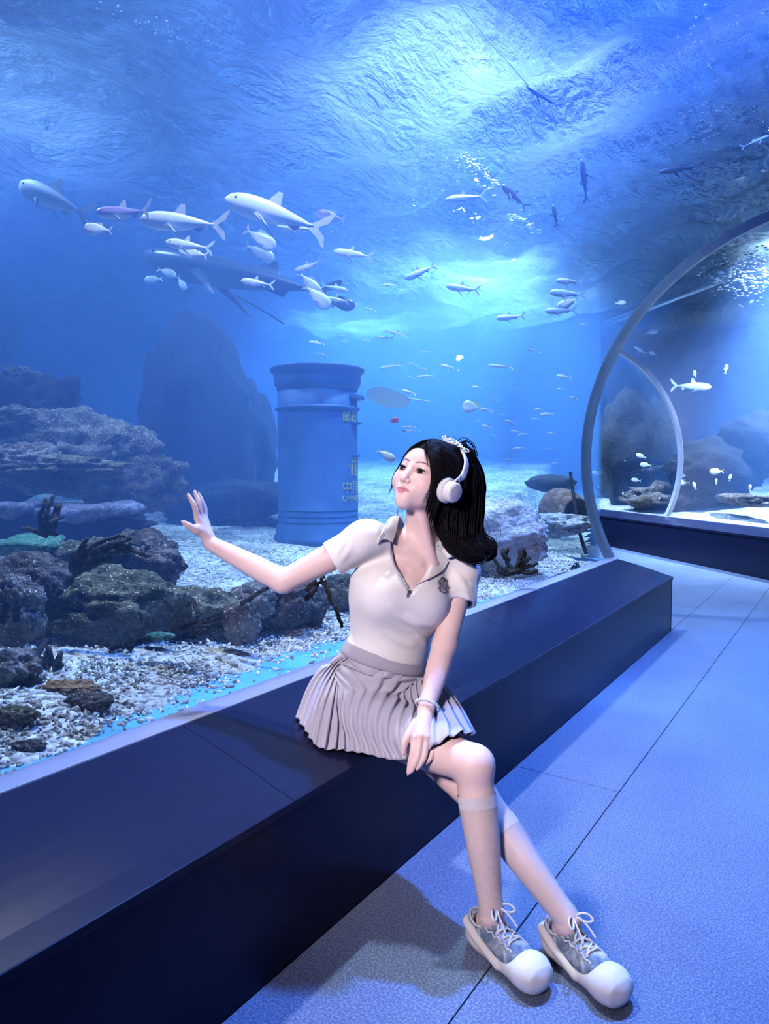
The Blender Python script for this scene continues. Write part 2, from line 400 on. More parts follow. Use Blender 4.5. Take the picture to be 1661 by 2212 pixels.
# ------------------------------------------------------------------ implicit surfaces -> one continuous mesh
def _len(a): return np.sqrt(np.einsum('ij,ij->i', a, a))
_PP = [None, None]
def _pp(p):
    if _PP[0] is not p: _PP[0] = p; _PP[1] = np.einsum('ij,ij->i', p, p)
    return _PP[1]
def polyseg(A):
    """distance to a chain of tapered capsules; A rows = x, y, z, radius"""
    a = A[:-1, :3]; ba = A[1:, :3]-a; L2 = (ba*ba).sum(1)+1e-12; r0 = A[:-1, 3]; dr = A[1:, 3]-r0; n = len(a)
    Mx = np.concatenate([a, ba]).T.copy(); aba = (a*ba).sum(1); aa = (a*a).sum(1)
    def f(p):
        q = p@Mx; w = q[:, n:]-aba; t = np.clip(w/L2, 0, 1)
        d2 = _pp(p)[:, None]-2*q[:, :n]+aa-t*(2*w-t*L2)
        d = np.sqrt(np.maximum(d2, 0))-(r0+dr*t)
        return d[:, 0] if n == 1 else d.min(1)
    return f
def cone(a, b, ra, rb): return polyseg(np.array([[*a, ra], [*b, rb]], float))
def polycone(pts, rad, n=3): return polyseg(catmull(np.c_[np.asarray(pts, float), np.asarray(rad, float)], n))
def ball(c, r):
    c = np.asarray(c, float)
    return lambda p: _len(p-c)-r
def ellip(c, R, rad):                                            # R rows = local axes
    c = np.asarray(c, float); R = np.asarray(R, float); rad = np.asarray(rad, float)
    def f(p):
        q = (p-c)@R.T; k0 = _len(q/rad); k1 = _len(q/(rad*rad))
        return k0*(k0-1)/(k1+1e-9)
    return f
def loft(o, R, secs):                                            # secs: (z, a, b, offx, offy); axes R = rows (x, y, z)
    o = np.asarray(o, float); R = np.asarray(R, float); S = np.array(secs, float)
    z0, z1 = S[0, 0], S[-1, 0]
    zz = np.linspace(z0, z1, 200); tab = np.stack([np.interp(zz, S[:, 0], S[:, k]) for k in range(1, 5)], 1)
    ker = np.hanning(25); ker /= ker.sum()
    pad = np.pad(tab, ((12, 12), (0, 0)), 'edge'); tab = np.stack([np.convolve(pad[:, k], ker, 'valid') for k in range(4)], 1)
    def f(p):
        q = (p-o)@R.T; z = np.clip(q[:, 2], z0, z1); u = (z-z0)/(z1-z0)*199
        i = np.clip(u.astype(int), 0, 198); w = (u-i)[:, None]; s = tab[i]*(1-w)+tab[i+1]*w
        x = q[:, 0]-s[:, 2]; y = q[:, 1]-s[:, 3]
        k0 = np.sqrt((x/s[:, 0])**2+(y/s[:, 1])**2)+1e-9; k1 = np.sqrt((x/s[:, 0]**2)**2+(y/s[:, 1]**2)**2)+1e-9
        d = k0*(k0-1)/k1
        d = np.where(k0 < .3, -np.minimum(s[:, 0], s[:, 1])*.75, d)
        dz = np.abs(q[:, 2]-z)
        return np.where(dz > 0, np.sqrt(np.maximum(d, 0)**2+dz**2)+np.minimum(d, 0)*0, d)
    return f
def smin(a, b, k):
    if k <= 0: return np.minimum(a, b)
    h = np.maximum(k-np.abs(a-b), 0)/k
    return np.minimum(a, b)-h*h*k*.25
def smax(a, b, k): return -smin(-a, -b, k)
class SDF:
    """ordered list of (op, fn, k); op '+' union, '-' subtract, '&' intersect, '~' add displacement fn(p) (small)"""
    def __init__(s): s.items = []
    def add(s, fn, k=.02): s.items.append(('+', fn, k)); return s
    def sub(s, fn, k=.01): s.items.append(('-', fn, k)); return s
    def cut(s, fn, k=.004): s.items.append(('&', fn, k)); return s
    def disp(s, fn): s.items.append(('~', fn, 0)); return s
    def __call__(s, p, sel=None):
        d = np.full(len(p), 1e3)
        for i, (op, fn, k) in enumerate(s.items):
            if sel is not None and not sel[i]: continue
            if op == '+': d = smin(d, fn(p), k)
            elif op == '-': d = smax(d, -fn(p), k)
            elif op == '&': d = smax(d, fn(p), k)
            else: d = d+fn(p)
        return d
    def select(s, C, R):
        V = np.stack([fn(C) if op != '~' else np.zeros(len(C)) for (op, fn, k) in s.items], 1)
        un = np.array([it[0] == '+' for it in s.items]); m = np.where(un, V, 1e3).min(1)
        T = np.empty(V.shape, bool)
        for i, (op, fn, k) in enumerate(s.items):
            if op == '+': T[:, i] = V[:, i] < np.maximum(m, 0)+2.6*R+2*k+.01
            elif op == '-': T[:, i] = V[:, i] < 1.8*R+k+.01
            else: T[:, i] = True
        return T
def mesh_sdf(name, sdf, lo, hi, h, B=16):
    lo = np.asarray(lo, float); hi = np.asarray(hi, float); bs = B*h
    nb = np.ceil((hi-lo)/bs).astype(int); G = nb*B+2
    ii = np.stack(np.meshgrid(*[np.arange(n) for n in nb], indexing='ij'), -1).reshape(-1, 3)
    cen = lo+(ii+.5)*bs; R = bs*.866
    d = sdf(cen); keep = np.abs(d) < R*1.9+.012
    ii = ii[keep]; cen = cen[keep]
    g = np.arange(-1, B+1); gx, gy, gz = np.meshgrid(g, g, g, indexing='ij'); gi = np.stack([gx, gy, gz], -1).reshape(-1, 3)
    CV, CI, EQ = [], [], []
    n1 = B+2
    def cid(i, j, k): return (i.astype(np.int64)*G[1]+j)*G[2]+k
    SEL = sdf.select(cen, R+h)
    for b0, sel in zip(ii, SEL):
        gidx = gi+b0*B; P = lo+gidx*h
        D = sdf(P, sel).reshape(n1, n1, n1)
        if D.min() > 0 or D.max() < 0: continue
        S = D < 0
        # cells with base corner index -1..B-1 ; own cells 0..B-1 -> local 1..B
        c8 = [D[a:n1-1+a, b:n1-1+b, e:n1-1+e] for a in (0, 1) for b in (0, 1) for e in (0, 1)]
        s8 = np.stack([x < 0 for x in c8], -1); cnt = s8.sum(-1); act = (cnt > 0) & (cnt < 8); act[0] = act[:, 0] = act[:, :, 0] = False
        loc = np.argwhere(act)
        if len(loc):
            v8 = np.stack(c8, -1)[act]; acc = np.zeros((len(loc), 3)); wn = np.zeros(len(loc))
            cor = np.array([(a, b, e) for a in (0, 1) for b in (0, 1) for e in (0, 1)], float)
            for p in range(8):
                for q in range(p+1, 8):
                    if np.abs(cor[p]-cor[q]).sum() != 1: continue
                    va, vb = v8[:, p], v8[:, q]; m = (va < 0) != (vb < 0)
                    t = np.where(m, va/(va-vb+1e-15), 0)
                    acc += np.where(m[:, None], cor[p]+(cor[q]-cor[p])*t[:, None], 0); wn += m
            gl = loc-1+b0*B
            CV.append(lo+(gl+acc/wn[:, None])*h); CI.append(cid(gl[:, 0]+1, gl[:, 1]+1, gl[:, 2]+1))
        # edges whose base corner is own (local 1..B)
        for ax in range(3):
            sl = [slice(1, B+1)]*3; s2 = list(sl); s2[ax] = slice(2, B+2) if True else None
            if True:
                A_ = S[tuple(sl)]; B_ = S[tuple([slice(2, B+2) if k == ax else slice(1, B+1) for k in range(3)])]
            e = np.argwhere(A_ != B_)
            if not len(e): continue
            inside = A_[tuple(e.T)]; ge = e+b0*B+1                     # +1: id offset
            o1, o2 = [(1, 2), (2, 0), (0, 1)][ax]
            q = []
            for (u_, v_) in ((0, 0), (1, 0), (1, 1), (0, 1)):
                t = ge.copy(); t[:, o1] -= u_; t[:, o2] -= v_; q.append(cid(t[:, 0], t[:, 1], t[:, 2]))
            q = np.stack(q, -1); q[~inside] = q[~inside][:, ::-1]; EQ.append(q)
    CV = np.concatenate(CV); CI = np.concatenate(CI); EQ = np.concatenate(EQ)
    o = np.argsort(CI); CI = CI[o]; CV = CV[o]
    pos = np.searchsorted(CI, EQ); pos = np.clip(pos, 0, len(CI)-1); ok = (CI[pos] == EQ).all(1)
    me = pydata(name, CV, pos[ok][:, ::-1].copy())
    return me
def face_flip_check(me):
    v = np.empty(len(me.vertices)*3, np.float32); me.vertices.foreach_get('co', v)
    return v.reshape(-1, 3)
def set_color(me, cols, name='paint'):
    at = me.color_attributes.new(name, 'FLOAT_COLOR', 'POINT')
    at.data.foreach_set('color', np.c_[cols, np.ones(len(cols))].astype(np.float32).ravel())
def verts_of(me):
    v = np.empty(len(me.vertices)*3, np.float32); me.vertices.foreach_get('co', v); return v.reshape(-1, 3).astype(float)
def refine(me, sdf, region):
    """subdivide faces whose centre satisfies region(points) and pull the new surface onto the field"""
    bm = bmesh.new(); bm.from_mesh(me); bm.verts.ensure_lookup_table()
    v = np.array([x.co[:] for x in bm.verts]); ok = region(v)
    ed = [e for e in bm.edges if ok[e.verts[0].index] and ok[e.verts[1].index]]
    bmesh.ops.subdivide_edges(bm, edges=ed, cuts=1, use_grid_fill=True)
    bm.to_mesh(me); bm.free()
    v = verts_of(me); idx = np.where(region(v))[0]; p = v[idx]; e = .0006
    sel = [op == '~' or fn(p).min() < .05 for (op, fn, k) in sdf.items]
    for _ in range(2):
        d = sdf(p, sel); g = np.stack([sdf(p+np.eye(3)[k]*e, sel)-d for k in range(3)], 1)/e
        n2 = np.maximum((g*g).sum(1), .25); p = p-np.clip(d/n2, -.0015, .0015)[:, None]*g
    v[idx] = p; me.vertices.foreach_set('co', v.astype(np.float32).ravel())
    me.polygons.foreach_set('use_smooth', np.ones(len(me.polygons), bool)); me.update()
    return me
# ------------------------------------------------------------------ the sitter
def unit(v): v = np.asarray(v, float); return v/np.linalg.norm(v)
pel, wai, che, nkb = atd(806, 1528, 2.335), atd(836, 1408, 2.33), atd(866, 1275, 2.315), atd(914, 1178, 2.325)
shR, shL = atd(783, 1168, 2.25), atd(996, 1236, 2.37)
elR, wrR = atd(612, 1256, 2.262), atd(455, 1174, 2.335)
elL, wrL = atd(960, 1395, 2.23), atd(920, 1532, 2.075)
TU = unit(nkb-pel); TL = shL-shR; TL = unit(TL-TU*(TL@TU)); TF = np.cross(TL, TU)
TRm = np.stack([TL, TF, TU])                                     # torso axes as rows
def tl(p): return TRm@(np.asarray(p)-pel)                       # world -> torso local
def tw(*q): return pel+np.asarray(q)@TRm
Ltor = (nkb-pel)@TU
wl, cl = tl(wai), tl(che)
PF = unit(V3(.86, -.51, 0)); PL = V3(-PF[1], PF[0], 0)           # pelvis facing / left
hipR, hipL = pel-PL*.085+V3(0, 0, -.005), pel+PL*.08+V3(0, 0, -.005)
knR, knL = atd(1022, 1652, 1.975), atd(1034, 1722, 2.06)
anR, anL = atd(1062, 1972, 1.905), atd(1228, 1990, 1.868)
# ---- head frame
def head_axes(yaw, pitch, roll):
    y, p, r = map(math.radians, (yaw, pitch, roll))
    f = V3(-math.sin(y)*math.cos(p), math.sin(p), math.cos(y)*math.cos(p)); u = V3(math.sin(y)*math.sin(p), math.cos(p), -math.cos(y)*math.sin(p)); l = np.cross(u, -f)*-1
    l = np.cross(f, u)*-1
    l = np.cross(u, f)
    R2 = lambda q: V3(q[0]*math.cos(r)+q[1]*math.sin(r), -q[0]*math.sin(r)+q[1]*math.cos(r), q[2])
    toW = lambda q: RT*q[0]+UP*q[1]-FW*q[2]
    return np.stack([toW(R2(l)), toW(R2(f)), toW(R2(u))])
HR = head_axes(38, 10, 15); HC = atd(921, 1035, 2.285); HS = 1.13
def hw(x, y, z): return HC+HS*(np.array([x, y, z])@HR)
def hl(P): return ((np.asarray(P)-HC)@HR.T)/HS

def lerp(a, b, t): return np.asarray(a)*(1-t)+np.asarray(b)*t
def torso_secs(inf=0.0):
    i = inf
    return [(-.11, .10+i, .075+i, 0, 0), (-.05, .145+i, .100+i, 0, -.01), (.03, .146+i, .097+i, 0, -.008), (wl[2]-.03, .122+i, .090+i, wl[0], wl[1]), (wl[2]+.03, .116+i, .086+i, wl[0]*1., wl[1]),
            (cl[2]-.07, .140+i, .094+i, cl[0]*.9-.014, cl[1]), (cl[2], .153+i, .100+i, cl[0]-.013, cl[1]-.004), (cl[2]+.065, .143+i, .088+i, cl[0]*.7, -.012), (Ltor-.012, .085+i, .060+i, .004, -.012), (Ltor+.03, .05+i, .045+i, .004, -.01)]
def torso(S, inf=0.0):
    S.add(loft(pel, TRm, torso_secs(inf)), .03)
    for sx in (-1, 1):
        c = tw(cl[0]-.006+sx*.070, .080, cl[2]-.016)
        S.add(ellip(c, TRm, (.066+inf, .058+inf, .064+inf)), .07)
    for sh, sx in ((shR, -1), (shL, 1)):
        S.add(cone(tw(.004+sx*.05, -.012, Ltor-.012), sh+TU*.006, .042+inf, .046+inf), .035)
def chain(S, pts, k=.02):
    S.add(polycone([p for p, r in pts], [r for p, r in pts]), k)

FING = []                                                        # (tip, direction, back-of-finger normal) for nails
def finger(S, pts, radii, k=.005, nail=None):
    chain(S, list(zip(pts, radii)), k)
    t = unit(np.asarray(pts[-1])-np.asarray(pts[-2])); nl = unit(nail-t*(nail@t)); e = np.asarray(pts[-1])
    S.add(cone(e+nl*radii[-1]*.45, e+t*(radii[-1]+.0075)+nl*radii[-1]*.1, radii[-1]*.62, .0013), .002); FING.append((np.asarray(pts[-1]), t, radii[-1], nail))
def body_sdf():
    S = SDF(); torso(S)
    # neck
    S.add(cone(tw(.004, -.02, Ltor-.03), hw(0, -.028, -.075), .056, .050), .03)
    S.add(cone(tw(.03, .052, Ltor-.045), hw(.02, .01, -.09), .012, .014), .03)
    for sx in (-1, 1):                                           # collar bones
        S.add(cone(tw(.004+sx*.018, .052, Ltor-.052), tw(sx*.115+.004, .028, Ltor-.03), .0085, .009), .02)
    # legs
    chain(S, [(hipR+V3(0, 0, .005), .084), (lerp(hipR, knR, .55), .075), (lerp(hipR, knR, .9), .057), (knR, .054)], .03)
    S.add(ball(knR+unit(knR-hipR)*.012+V3(0, 0, .004), .043), .03)
    cr = lerp(knR, anR, .28)-unit(V3(.55, -.83, 0))*.010
    chain(S, [(knR, .050), (cr, .0520), (lerp(knR, anR, .55), .045), (lerp(knR, anR, .85), .034), (anR, .033)], .02)
    chain(S, [(hipL+V3(0, 0, .005), .083), (lerp(hipL, knL, .55), .072), (knL, .053)], .03)
    cr = lerp(knL, anL, .28)-unit(V3(.4, -.83, 0))*.010
    chain(S, [(knL, .049), (cr, .0505), (lerp(knL, anL, .55), .043), (lerp(knL, anL, .85), .0335), (anL, .032)], .02)
    for a, d in ((anR, FDIR[0]), (anL, FDIR[1])):               # feet inside the shoes
        S.add(polycone([a-V3(0, 0, .01), V3(a[0], a[1], .075)-d*.025, V3(a[0], a[1], .066)+d*.05, V3(a[0], a[1], .058)+d*.10], [.031, .025, .024, .018]), .015)
    # arms
    chain(S, [(shR, .046), (lerp(shR, elR, .45), .0445), (lerp(shR, elR, .8), .0395), (elR, .0355)], .02)
    chain(S, [(elR, .0365), (lerp(elR, wrR, .25), .0385), (lerp(elR, wrR, .7), .031), (wrR, .0245)], .02)
    chain(S, [(shL, .046), (lerp(shL, elL, .45), .0445), (lerp(shL, elL, .8), .040), (elL, .0365)], .02)
    chain(S, [(elL, .037), (lerp(elL, wrL, .3), .0375), (lerp(elL, wrL, .75), .030), (wrL, .0245)], .02)
    # raised hand: palm towards the acrylic, thumb towards the viewer
    D = 2.345
    kn = [atd(427, 1121, D-.022), atd(433, 1117, D-.004), atd(439, 1117, D+.014), atd(443, 1121, D+.031)]
    for q in kn: S.add(cone(lerp(wrR, q, .12), q, .0165, .0115), .010)
    S.add(cone(lerp(wrR, kn[0], .3), atd(424, 1142, D-.035), .017, .015), .012)
    mid = [(atd(420, 1093, D-.026), atd(413, 1080, D-.022), atd(407, 1070, D-.018)),
           (atd(430, 1088, D-.004), atd(426, 1075, D-.0), atd(421, 1064, D+.004)),
           (atd(437, 1091, D+.018), atd(434, 1078, D+.024), atd(430, 1069, D+.028)),
           (atd(443, 1101, D+.040), atd(440, 1090, D+.046), atd(437, 1083, D+.050))]
    for q, m, rr in zip(kn, mid, (1, 1.03, .98, .86)):
        finger(S, [q, m[0], m[1], m[2]], [.0105*rr, .0092*rr, .0078*rr, .0058*rr], .004, RT*.6+UP*.2-FW*.1)
    finger(S, [atd(424, 1146, D-.038), atd(410, 1137, D-.05), atd(402, 1132, D-.053), atd(397, 1129, D-.055)], [.0140, .0110, .0092, .0068], .006, -FW+UP*.4)
    # hand resting on the thigh
    kl = [atd(896, 1592, 2.007), atd(908, 1590, 1.997), atd(920, 1592, 2.000), atd(932, 1597, 2.014)]
    for q in kl: S.add(cone(lerp(wrL, q, .10), q, .0175, .0115), .010)
    tips = [((891, 1627, 1.992), (886, 1648, 1.986), (882, 1668, 1.984)), ((903, 1632, 1.980), (896, 1650, 1.977), (889, 1665, 1.978)),
            ((917, 1630, 1.982), (909, 1648, 1.978), (902, 1659, 1.980)), ((934, 1624, 1.996), (928, 1639, 1.988), (921, 1648, 1.990))]
    for q, m, rr in zip(kl, tips, (1, 1.03, 1, .88)):
        finger(S, [q]+[atd(*e) for e in m], [.0108*rr, .0094*rr, .0080*rr, .0058*rr], .0035, -FW)
    finger(S, [atd(899, 1562, 2.037), atd(882, 1588, 2.007), atd(874, 1606, 1.997), atd(871, 1627, 1.994)], [.0150, .0118, .0102, .0066], .008, -FW)
    # head
    def e(c, r): return ellip(hw(*c), HR, np.array(r)*HS)
    def c2(a, b, ra, rb): return cone(hw(*a), hw(*b), ra*HS, rb*HS)
    S.add(e((0, -.012, .022), (.073, .092, .085)), .02)
    S.add(e((0, .030, .026), (.061, .055, .058)), .03)
    S.add(e((0, .034, -.030), (.059, .053, .060)), .03)
    for s in (-1, 1):
        S.add(e((s*.040, .047, -.034), (.026, .028, .028)), .035)
        S.add(c2((s*.047, .004, -.050), (s*.009, .060, -.092), .020, .0145), .03)
    S.add(e((0, .066, -.092), (.014, .016, .0145)), .024)
    S.add(e((0, .068, -.066), (.026, .021, .021)), .025)
    for s in (-1, 1):
        S.sub(e((s*.031, .098, -.001), (.021, .017, .011)), .016)
        S.add(ball(hw(s*.0315, .0705, -.004), .0165*HS), .007)
        S.sub(e((s*.0318, .092, -.0042), (.0152, .022, .0068)), .0022)
    S.add(c2((0, .082, .006), (0, .099, -.034), .0070, .0085), .014)
    S.add(e((0, .1005, -.037), (.0092, .0085, .0080)), .006)
    for s in (-1, 1): S.add(e((s*.0103, .0915, -.0405), (.0066, .0080, .0060)), .006)
    for s in (-1, 1):
        S.sub(ball(hw(s*.0062, .0985, -.0462), .0030*HS), .003)
        S.add(c2((s*.0200, .0805, -.0645), (s*.0055, .0900, -.0622), .0020, .0044), .0035)
        S.add(c2((s*.0180, .0800, -.0658), (s*.004, .0880, -.0716), .0020, .0058), .0035)
    S.sub(c2((-.018, .0885, -.0652), (0, .0965, -.0664), .0006, .0014), .003); S.sub(c2((.018, .0885, -.0652), (0, .0965, -.0664), .0006, .0014), .003)
    return S
FDIR = [unit(V3(.255, -.10, 0)), unit(V3(.235, -.115, 0))]
SK = body_sdf()
body_me = mesh_sdf('body', SK, (-2.1, 1.2, -.02), (-.35, 2.65, 1.62), .0039, 12)
SKH = SK
def _fine(v):
    q = hl(v); return (q[:, 1] > -.01) & (q[:, 2] > -.125) & (q[:, 2] < .06) & (_len(q) < .15)
refine(body_me, SK, _fine)
refine(body_me, SK, lambda v: _len(v-atd(425, 1110, 2.33)) < .10)
refine(body_me, SK, lambda v: _len(v-atd(905, 1610, 2.0)) < .115)
def _fine2(v):
    q = hl(v); return (q[:, 1] > .045) & (np.abs(q[:, 0]) < .058) & (q[:, 2] > -.085) & (q[:, 2] < .035)
refine(body_me, SK, _fine2)
# skin paint (lips, brows, blush, nails)
bv = verts_of(body_me); q = hl(bv)
base = np.array([.86, .62, .58]); colr = np.tile(base, (len(bv), 1))
def blend(mask, c):
    global colr
    m = np.clip(mask, 0, 1)[:, None]; colr = colr*(1-m)+np.asarray(c)*m
front = q[:, 1] > .03
blend(np.exp(-((np.abs(q[:, 0])-.040)/.018)**2-((q[:, 2]+.033)/.016)**2)*.20*front, (.85, .36, .36))
lipd = np.full(len(bv), 1.)
nearf = np.where(front & (_len(q) < .16))[0]
def seg2(P, a, b):
    a = np.array(a); b = np.array(b); ab = b-a; t = np.clip(((P-a)@ab)/(ab@ab), 0, 1); return _len(P-a-t[:, None]*ab)
Q = q[nearf][:, [0, 2]]; ld = np.full(len(Q), 1.)
for s in (-1, 1):
    for a, b, w in (((s*.0205, -.0648), (s*.0055, -.0619), .0030), ((s*.0055, -.0619), (0, -.0630), .0034), ((s*.0185, -.0656), (s*.005, -.0714), .0038), ((s*.005, -.0714), (0, -.0716), .0052)):
        ld = np.minimum(ld, seg2(Q, a, b)-w)
m = np.zeros(len(bv)); m[nearf] = np.clip(.5-ld/.0016, 0, 1)*.92; blend(m, (.62, .21, .26))
m = np.zeros(len(bv)); m[nearf] = np.clip(1-np.minimum(seg2(Q, (-.018, -.0652), (0, -.0664)), seg2(Q, (.018, -.0652), (0, -.0664)))/.0018, 0, 1)*.8; blend(m, (.30, .06, .07))
bd = np.full(len(Q), 1.)
for s in (-1, 1):
    pp = [(s*.0135, .0185), (s*.027, .0225), (s*.040, .0225), (s*.0525, .0165)]
    for (a, b, w) in zip(pp[:-1], pp[1:], (.0024, .0024, .0015)): bd = np.minimum(bd, seg2(Q, a, b)-w)
m = np.zeros(len(bv)); m[nearf] = np.clip(.5-bd/.0026, 0, 1)*.80; blend(m, (.06, .04, .045))
lid_shade = np.zeros(len(Q))                                            # soft brown shading of the lid folds, painted into the skin colour
for s in (-1, 1): lid_shade = np.maximum(lid_shade, np.exp(-((Q[:, 0]-s*.032)/.015)**2-((Q[:, 1]-.001)/.0065)**2))
m = np.zeros(len(bv)); m[nearf] = lid_shade*.60; blend(m, (.46, .20, .20))
for (tip, d, r, nm) in FING:
    dd = _len(bv-tip); al = (bv-tip)@d; n2 = nm-d*(nm@d); n2 = unit(n2); up = ((bv-tip)@n2)
    blend(((dd < .02) & (al > -.006) & (up > r*.3)) | ((dd < .02) & (al > r*1.02)), (.88, .58, .58))
set_color(body_me, colr)
def m_skin():
    t = NT('skin'); t.set(rough=.45, spec=.35, sss=.12); t.b.inputs['Subsurface Radius'].default_value = (.02, .008, .005); t.b.inputs['Subsurface Scale'].default_value = .35
    at = t.node('ShaderNodeVertexColor'); at.layer_name = 'paint'
    n = t.noise(t.pos(), 40, 4); r = t.ramp(n, [(.3, (.95, .94, .94)), (.7, (1, 1, 1))])
    mx = t.node('ShaderNodeMix', data_type='RGBA', blend_type='MULTIPLY'); mx.inputs[0].default_value = 1
    t.link(at.outputs[0], mx.inputs[6]); t.link(r, mx.inputs[7]); t.link(mx.outputs[2], t.b.inputs['Base Color']); return t.m
M_SKIN = m_skin()
person = empty('person'); tag(person, 'young woman in white polo and grey pleated skirt seated on the bench, one hand raised', 'person')
body = link('body', body_me, M_SKIN, person)
# ---- eyes and lashes
def m_paint(name, rough=.3, **kw):
    t = NT(name); t.set(rough=rough, **kw); at = t.node('ShaderNodeVertexColor'); at.layer_name = 'paint'
    n = t.noise(t.pos(), 30, 3); r = t.ramp(n, [(.3, (.96,)*3), (.7, (1,)*3)]); mx = t.node('ShaderNodeMix', data_type='RGBA', blend_type='MULTIPLY'); mx.inputs[0].default_value = 1
    t.link(at.outputs[0], mx.inputs[6]); t.link(r, mx.inputs[7]); t.link(mx.outputs[2], t.b.inputs['Base Color']); return t.m
M_EYE = m_paint('eye', .06, spec=.7)
M_LASH = simple('eyelash', (.015, .010, .012), .6, .1)
for s in (-1, 1):
    c = hw(s*.0315, .0705, -.004); r = .0155*HS
    gz = unit(hw(s*.0315+.0008, .0705+.0155, -.004+.0018)-c)
    ax = unit(np.cross(gz, UP)); ay = np.cross(ax, gz)
    th = np.r_[np.linspace(0, .75, 22), np.linspace(.85, np.pi, 12)]; v = []; cols = []
    for a in th:
        for b in np.linspace(0, 2*np.pi, 28, endpoint=False):
            bulge = .0006*np.exp(-(a/.35)**2)
            v.append(c+(r+bulge)*(gz*np.cos(a)+np.sin(a)*(ax*np.cos(b)+ay*np.sin(b))))
            cols.append((.004, .003, .004) if a < .20 else (.035, .015, .010) if a < .54 else (.012, .007, .007) if a < .61 else (.78, .76, .78))
    f = []; n = 28
    for i in range(len(th)-1):
        for j in range(n): k = (j+1) % n; f.append((i*n+j, i*n+k, (i+1)*n+k, (i+1)*n+j))
    me = pydata('eye', v, f); set_color(me, np.array(cols)); link('eye', me, M_EYE, person)
    # upper and lower lash line follow the lid opening
    mb = MB()
    for up in (1, 0):
        pts = []
        for t in np.linspace(-1, 1, 15):
            x = s*.0318+.0152*t; z = -.0042+(.0068 if up else -.0066)*math.sqrt(max(1-t*t, 0))
            P = hw(x, .12, z); d = -(hw(0, 1, 0)-hw(0, 0, 0)); d = unit(d); tt = 0
            for _ in range(30):
                sd = SK((P)[None])[0]
                if sd < .0004: break
                P = P+d*sd*.7
            pts.append(P+hw(0, .0006, 0)-hw(0, 0, 0))
        pts = np.array(pts); wv = np.sin(np.linspace(.12, np.pi-.12, 15))
        mb.add(tube(pts, (.0020 if up else .0005)*HS*(.35+.65*wv), 6))
        if up:                                                   # lashes
            for i in range(1, 14):
                if i % 1 == 0:
                    o = s*(i-7)/7 if s > 0 else -(i-7)/7*-1
                    tip = pts[i]+(hw((i-7)/7*.0035, .0058, .0038)-hw(0, 0, 0))
                    mb.add(tube([pts[i], lerp(pts[i], tip, .5)+(hw(0, .0008, -.0006)-hw(0, 0, 0)), tip], [.0004, .0003, .0001], 4))
    link('eyelash', mb.mesh('eyelash'), M_LASH, person)
# ------------------------------------------------------------------ clothing
def march(sdf, px, py, d0=1.6, d1=2.9, sel=None):
    """first surface point of a field along the viewing rays of some pixels"""
    px = np.atleast_1d(np.asarray(px, float)); py = np.atleast_1d(np.asarray(py, float))
    R = np.stack([ray(a, b) for a, b in zip(px, py)]); L = np.sqrt((R*R).sum(1)); t = np.full(len(px), d0)
    for _ in range(60):
        P = CAM+R*t[:, None]; d = sdf(P); t = np.minimum(t+np.clip(d, -.05, .15)*.8/L, d1)
    return CAM+R*t[:, None]
def grad(sdf, P, e=.001):
    g = np.stack([sdf(P+np.eye(3)[k]*e)-sdf(P-np.eye(3)[k]*e) for k in range(3)], 1); return g/(np.sqrt((g*g).sum(1))[:, None]+1e-12)
def plane(p, n): p = np.asarray(p); n = unit(n); return lambda q: (q-p)@n
def poly2d(P, V):
    d = np.full(len(P), 1e9); s = np.ones(len(P)); n = len(V)
    for i in range(n):
        a, b = V[i], V[i-1]; e = b-a; w = P-a; t = np.clip((w@e)/(e@e), 0, 1); q = w-t[:, None]*e; d = np.minimum(d, (q*q).sum(1))
        c1 = P[:, 1] >= a[1]; c2 = P[:, 1] < b[1]; c3 = e[0]*w[:, 1] > e[1]*w[:, 0]
        flip = (c1 & c2 & c3) | (~c1 & ~c2 & ~c3); s = np.where(flip, -s, s)
    return s*np.sqrt(d)
seR, seL = atd(717, 1208, 2.245), atd(987, 1302, 2.325)           # sleeve ends
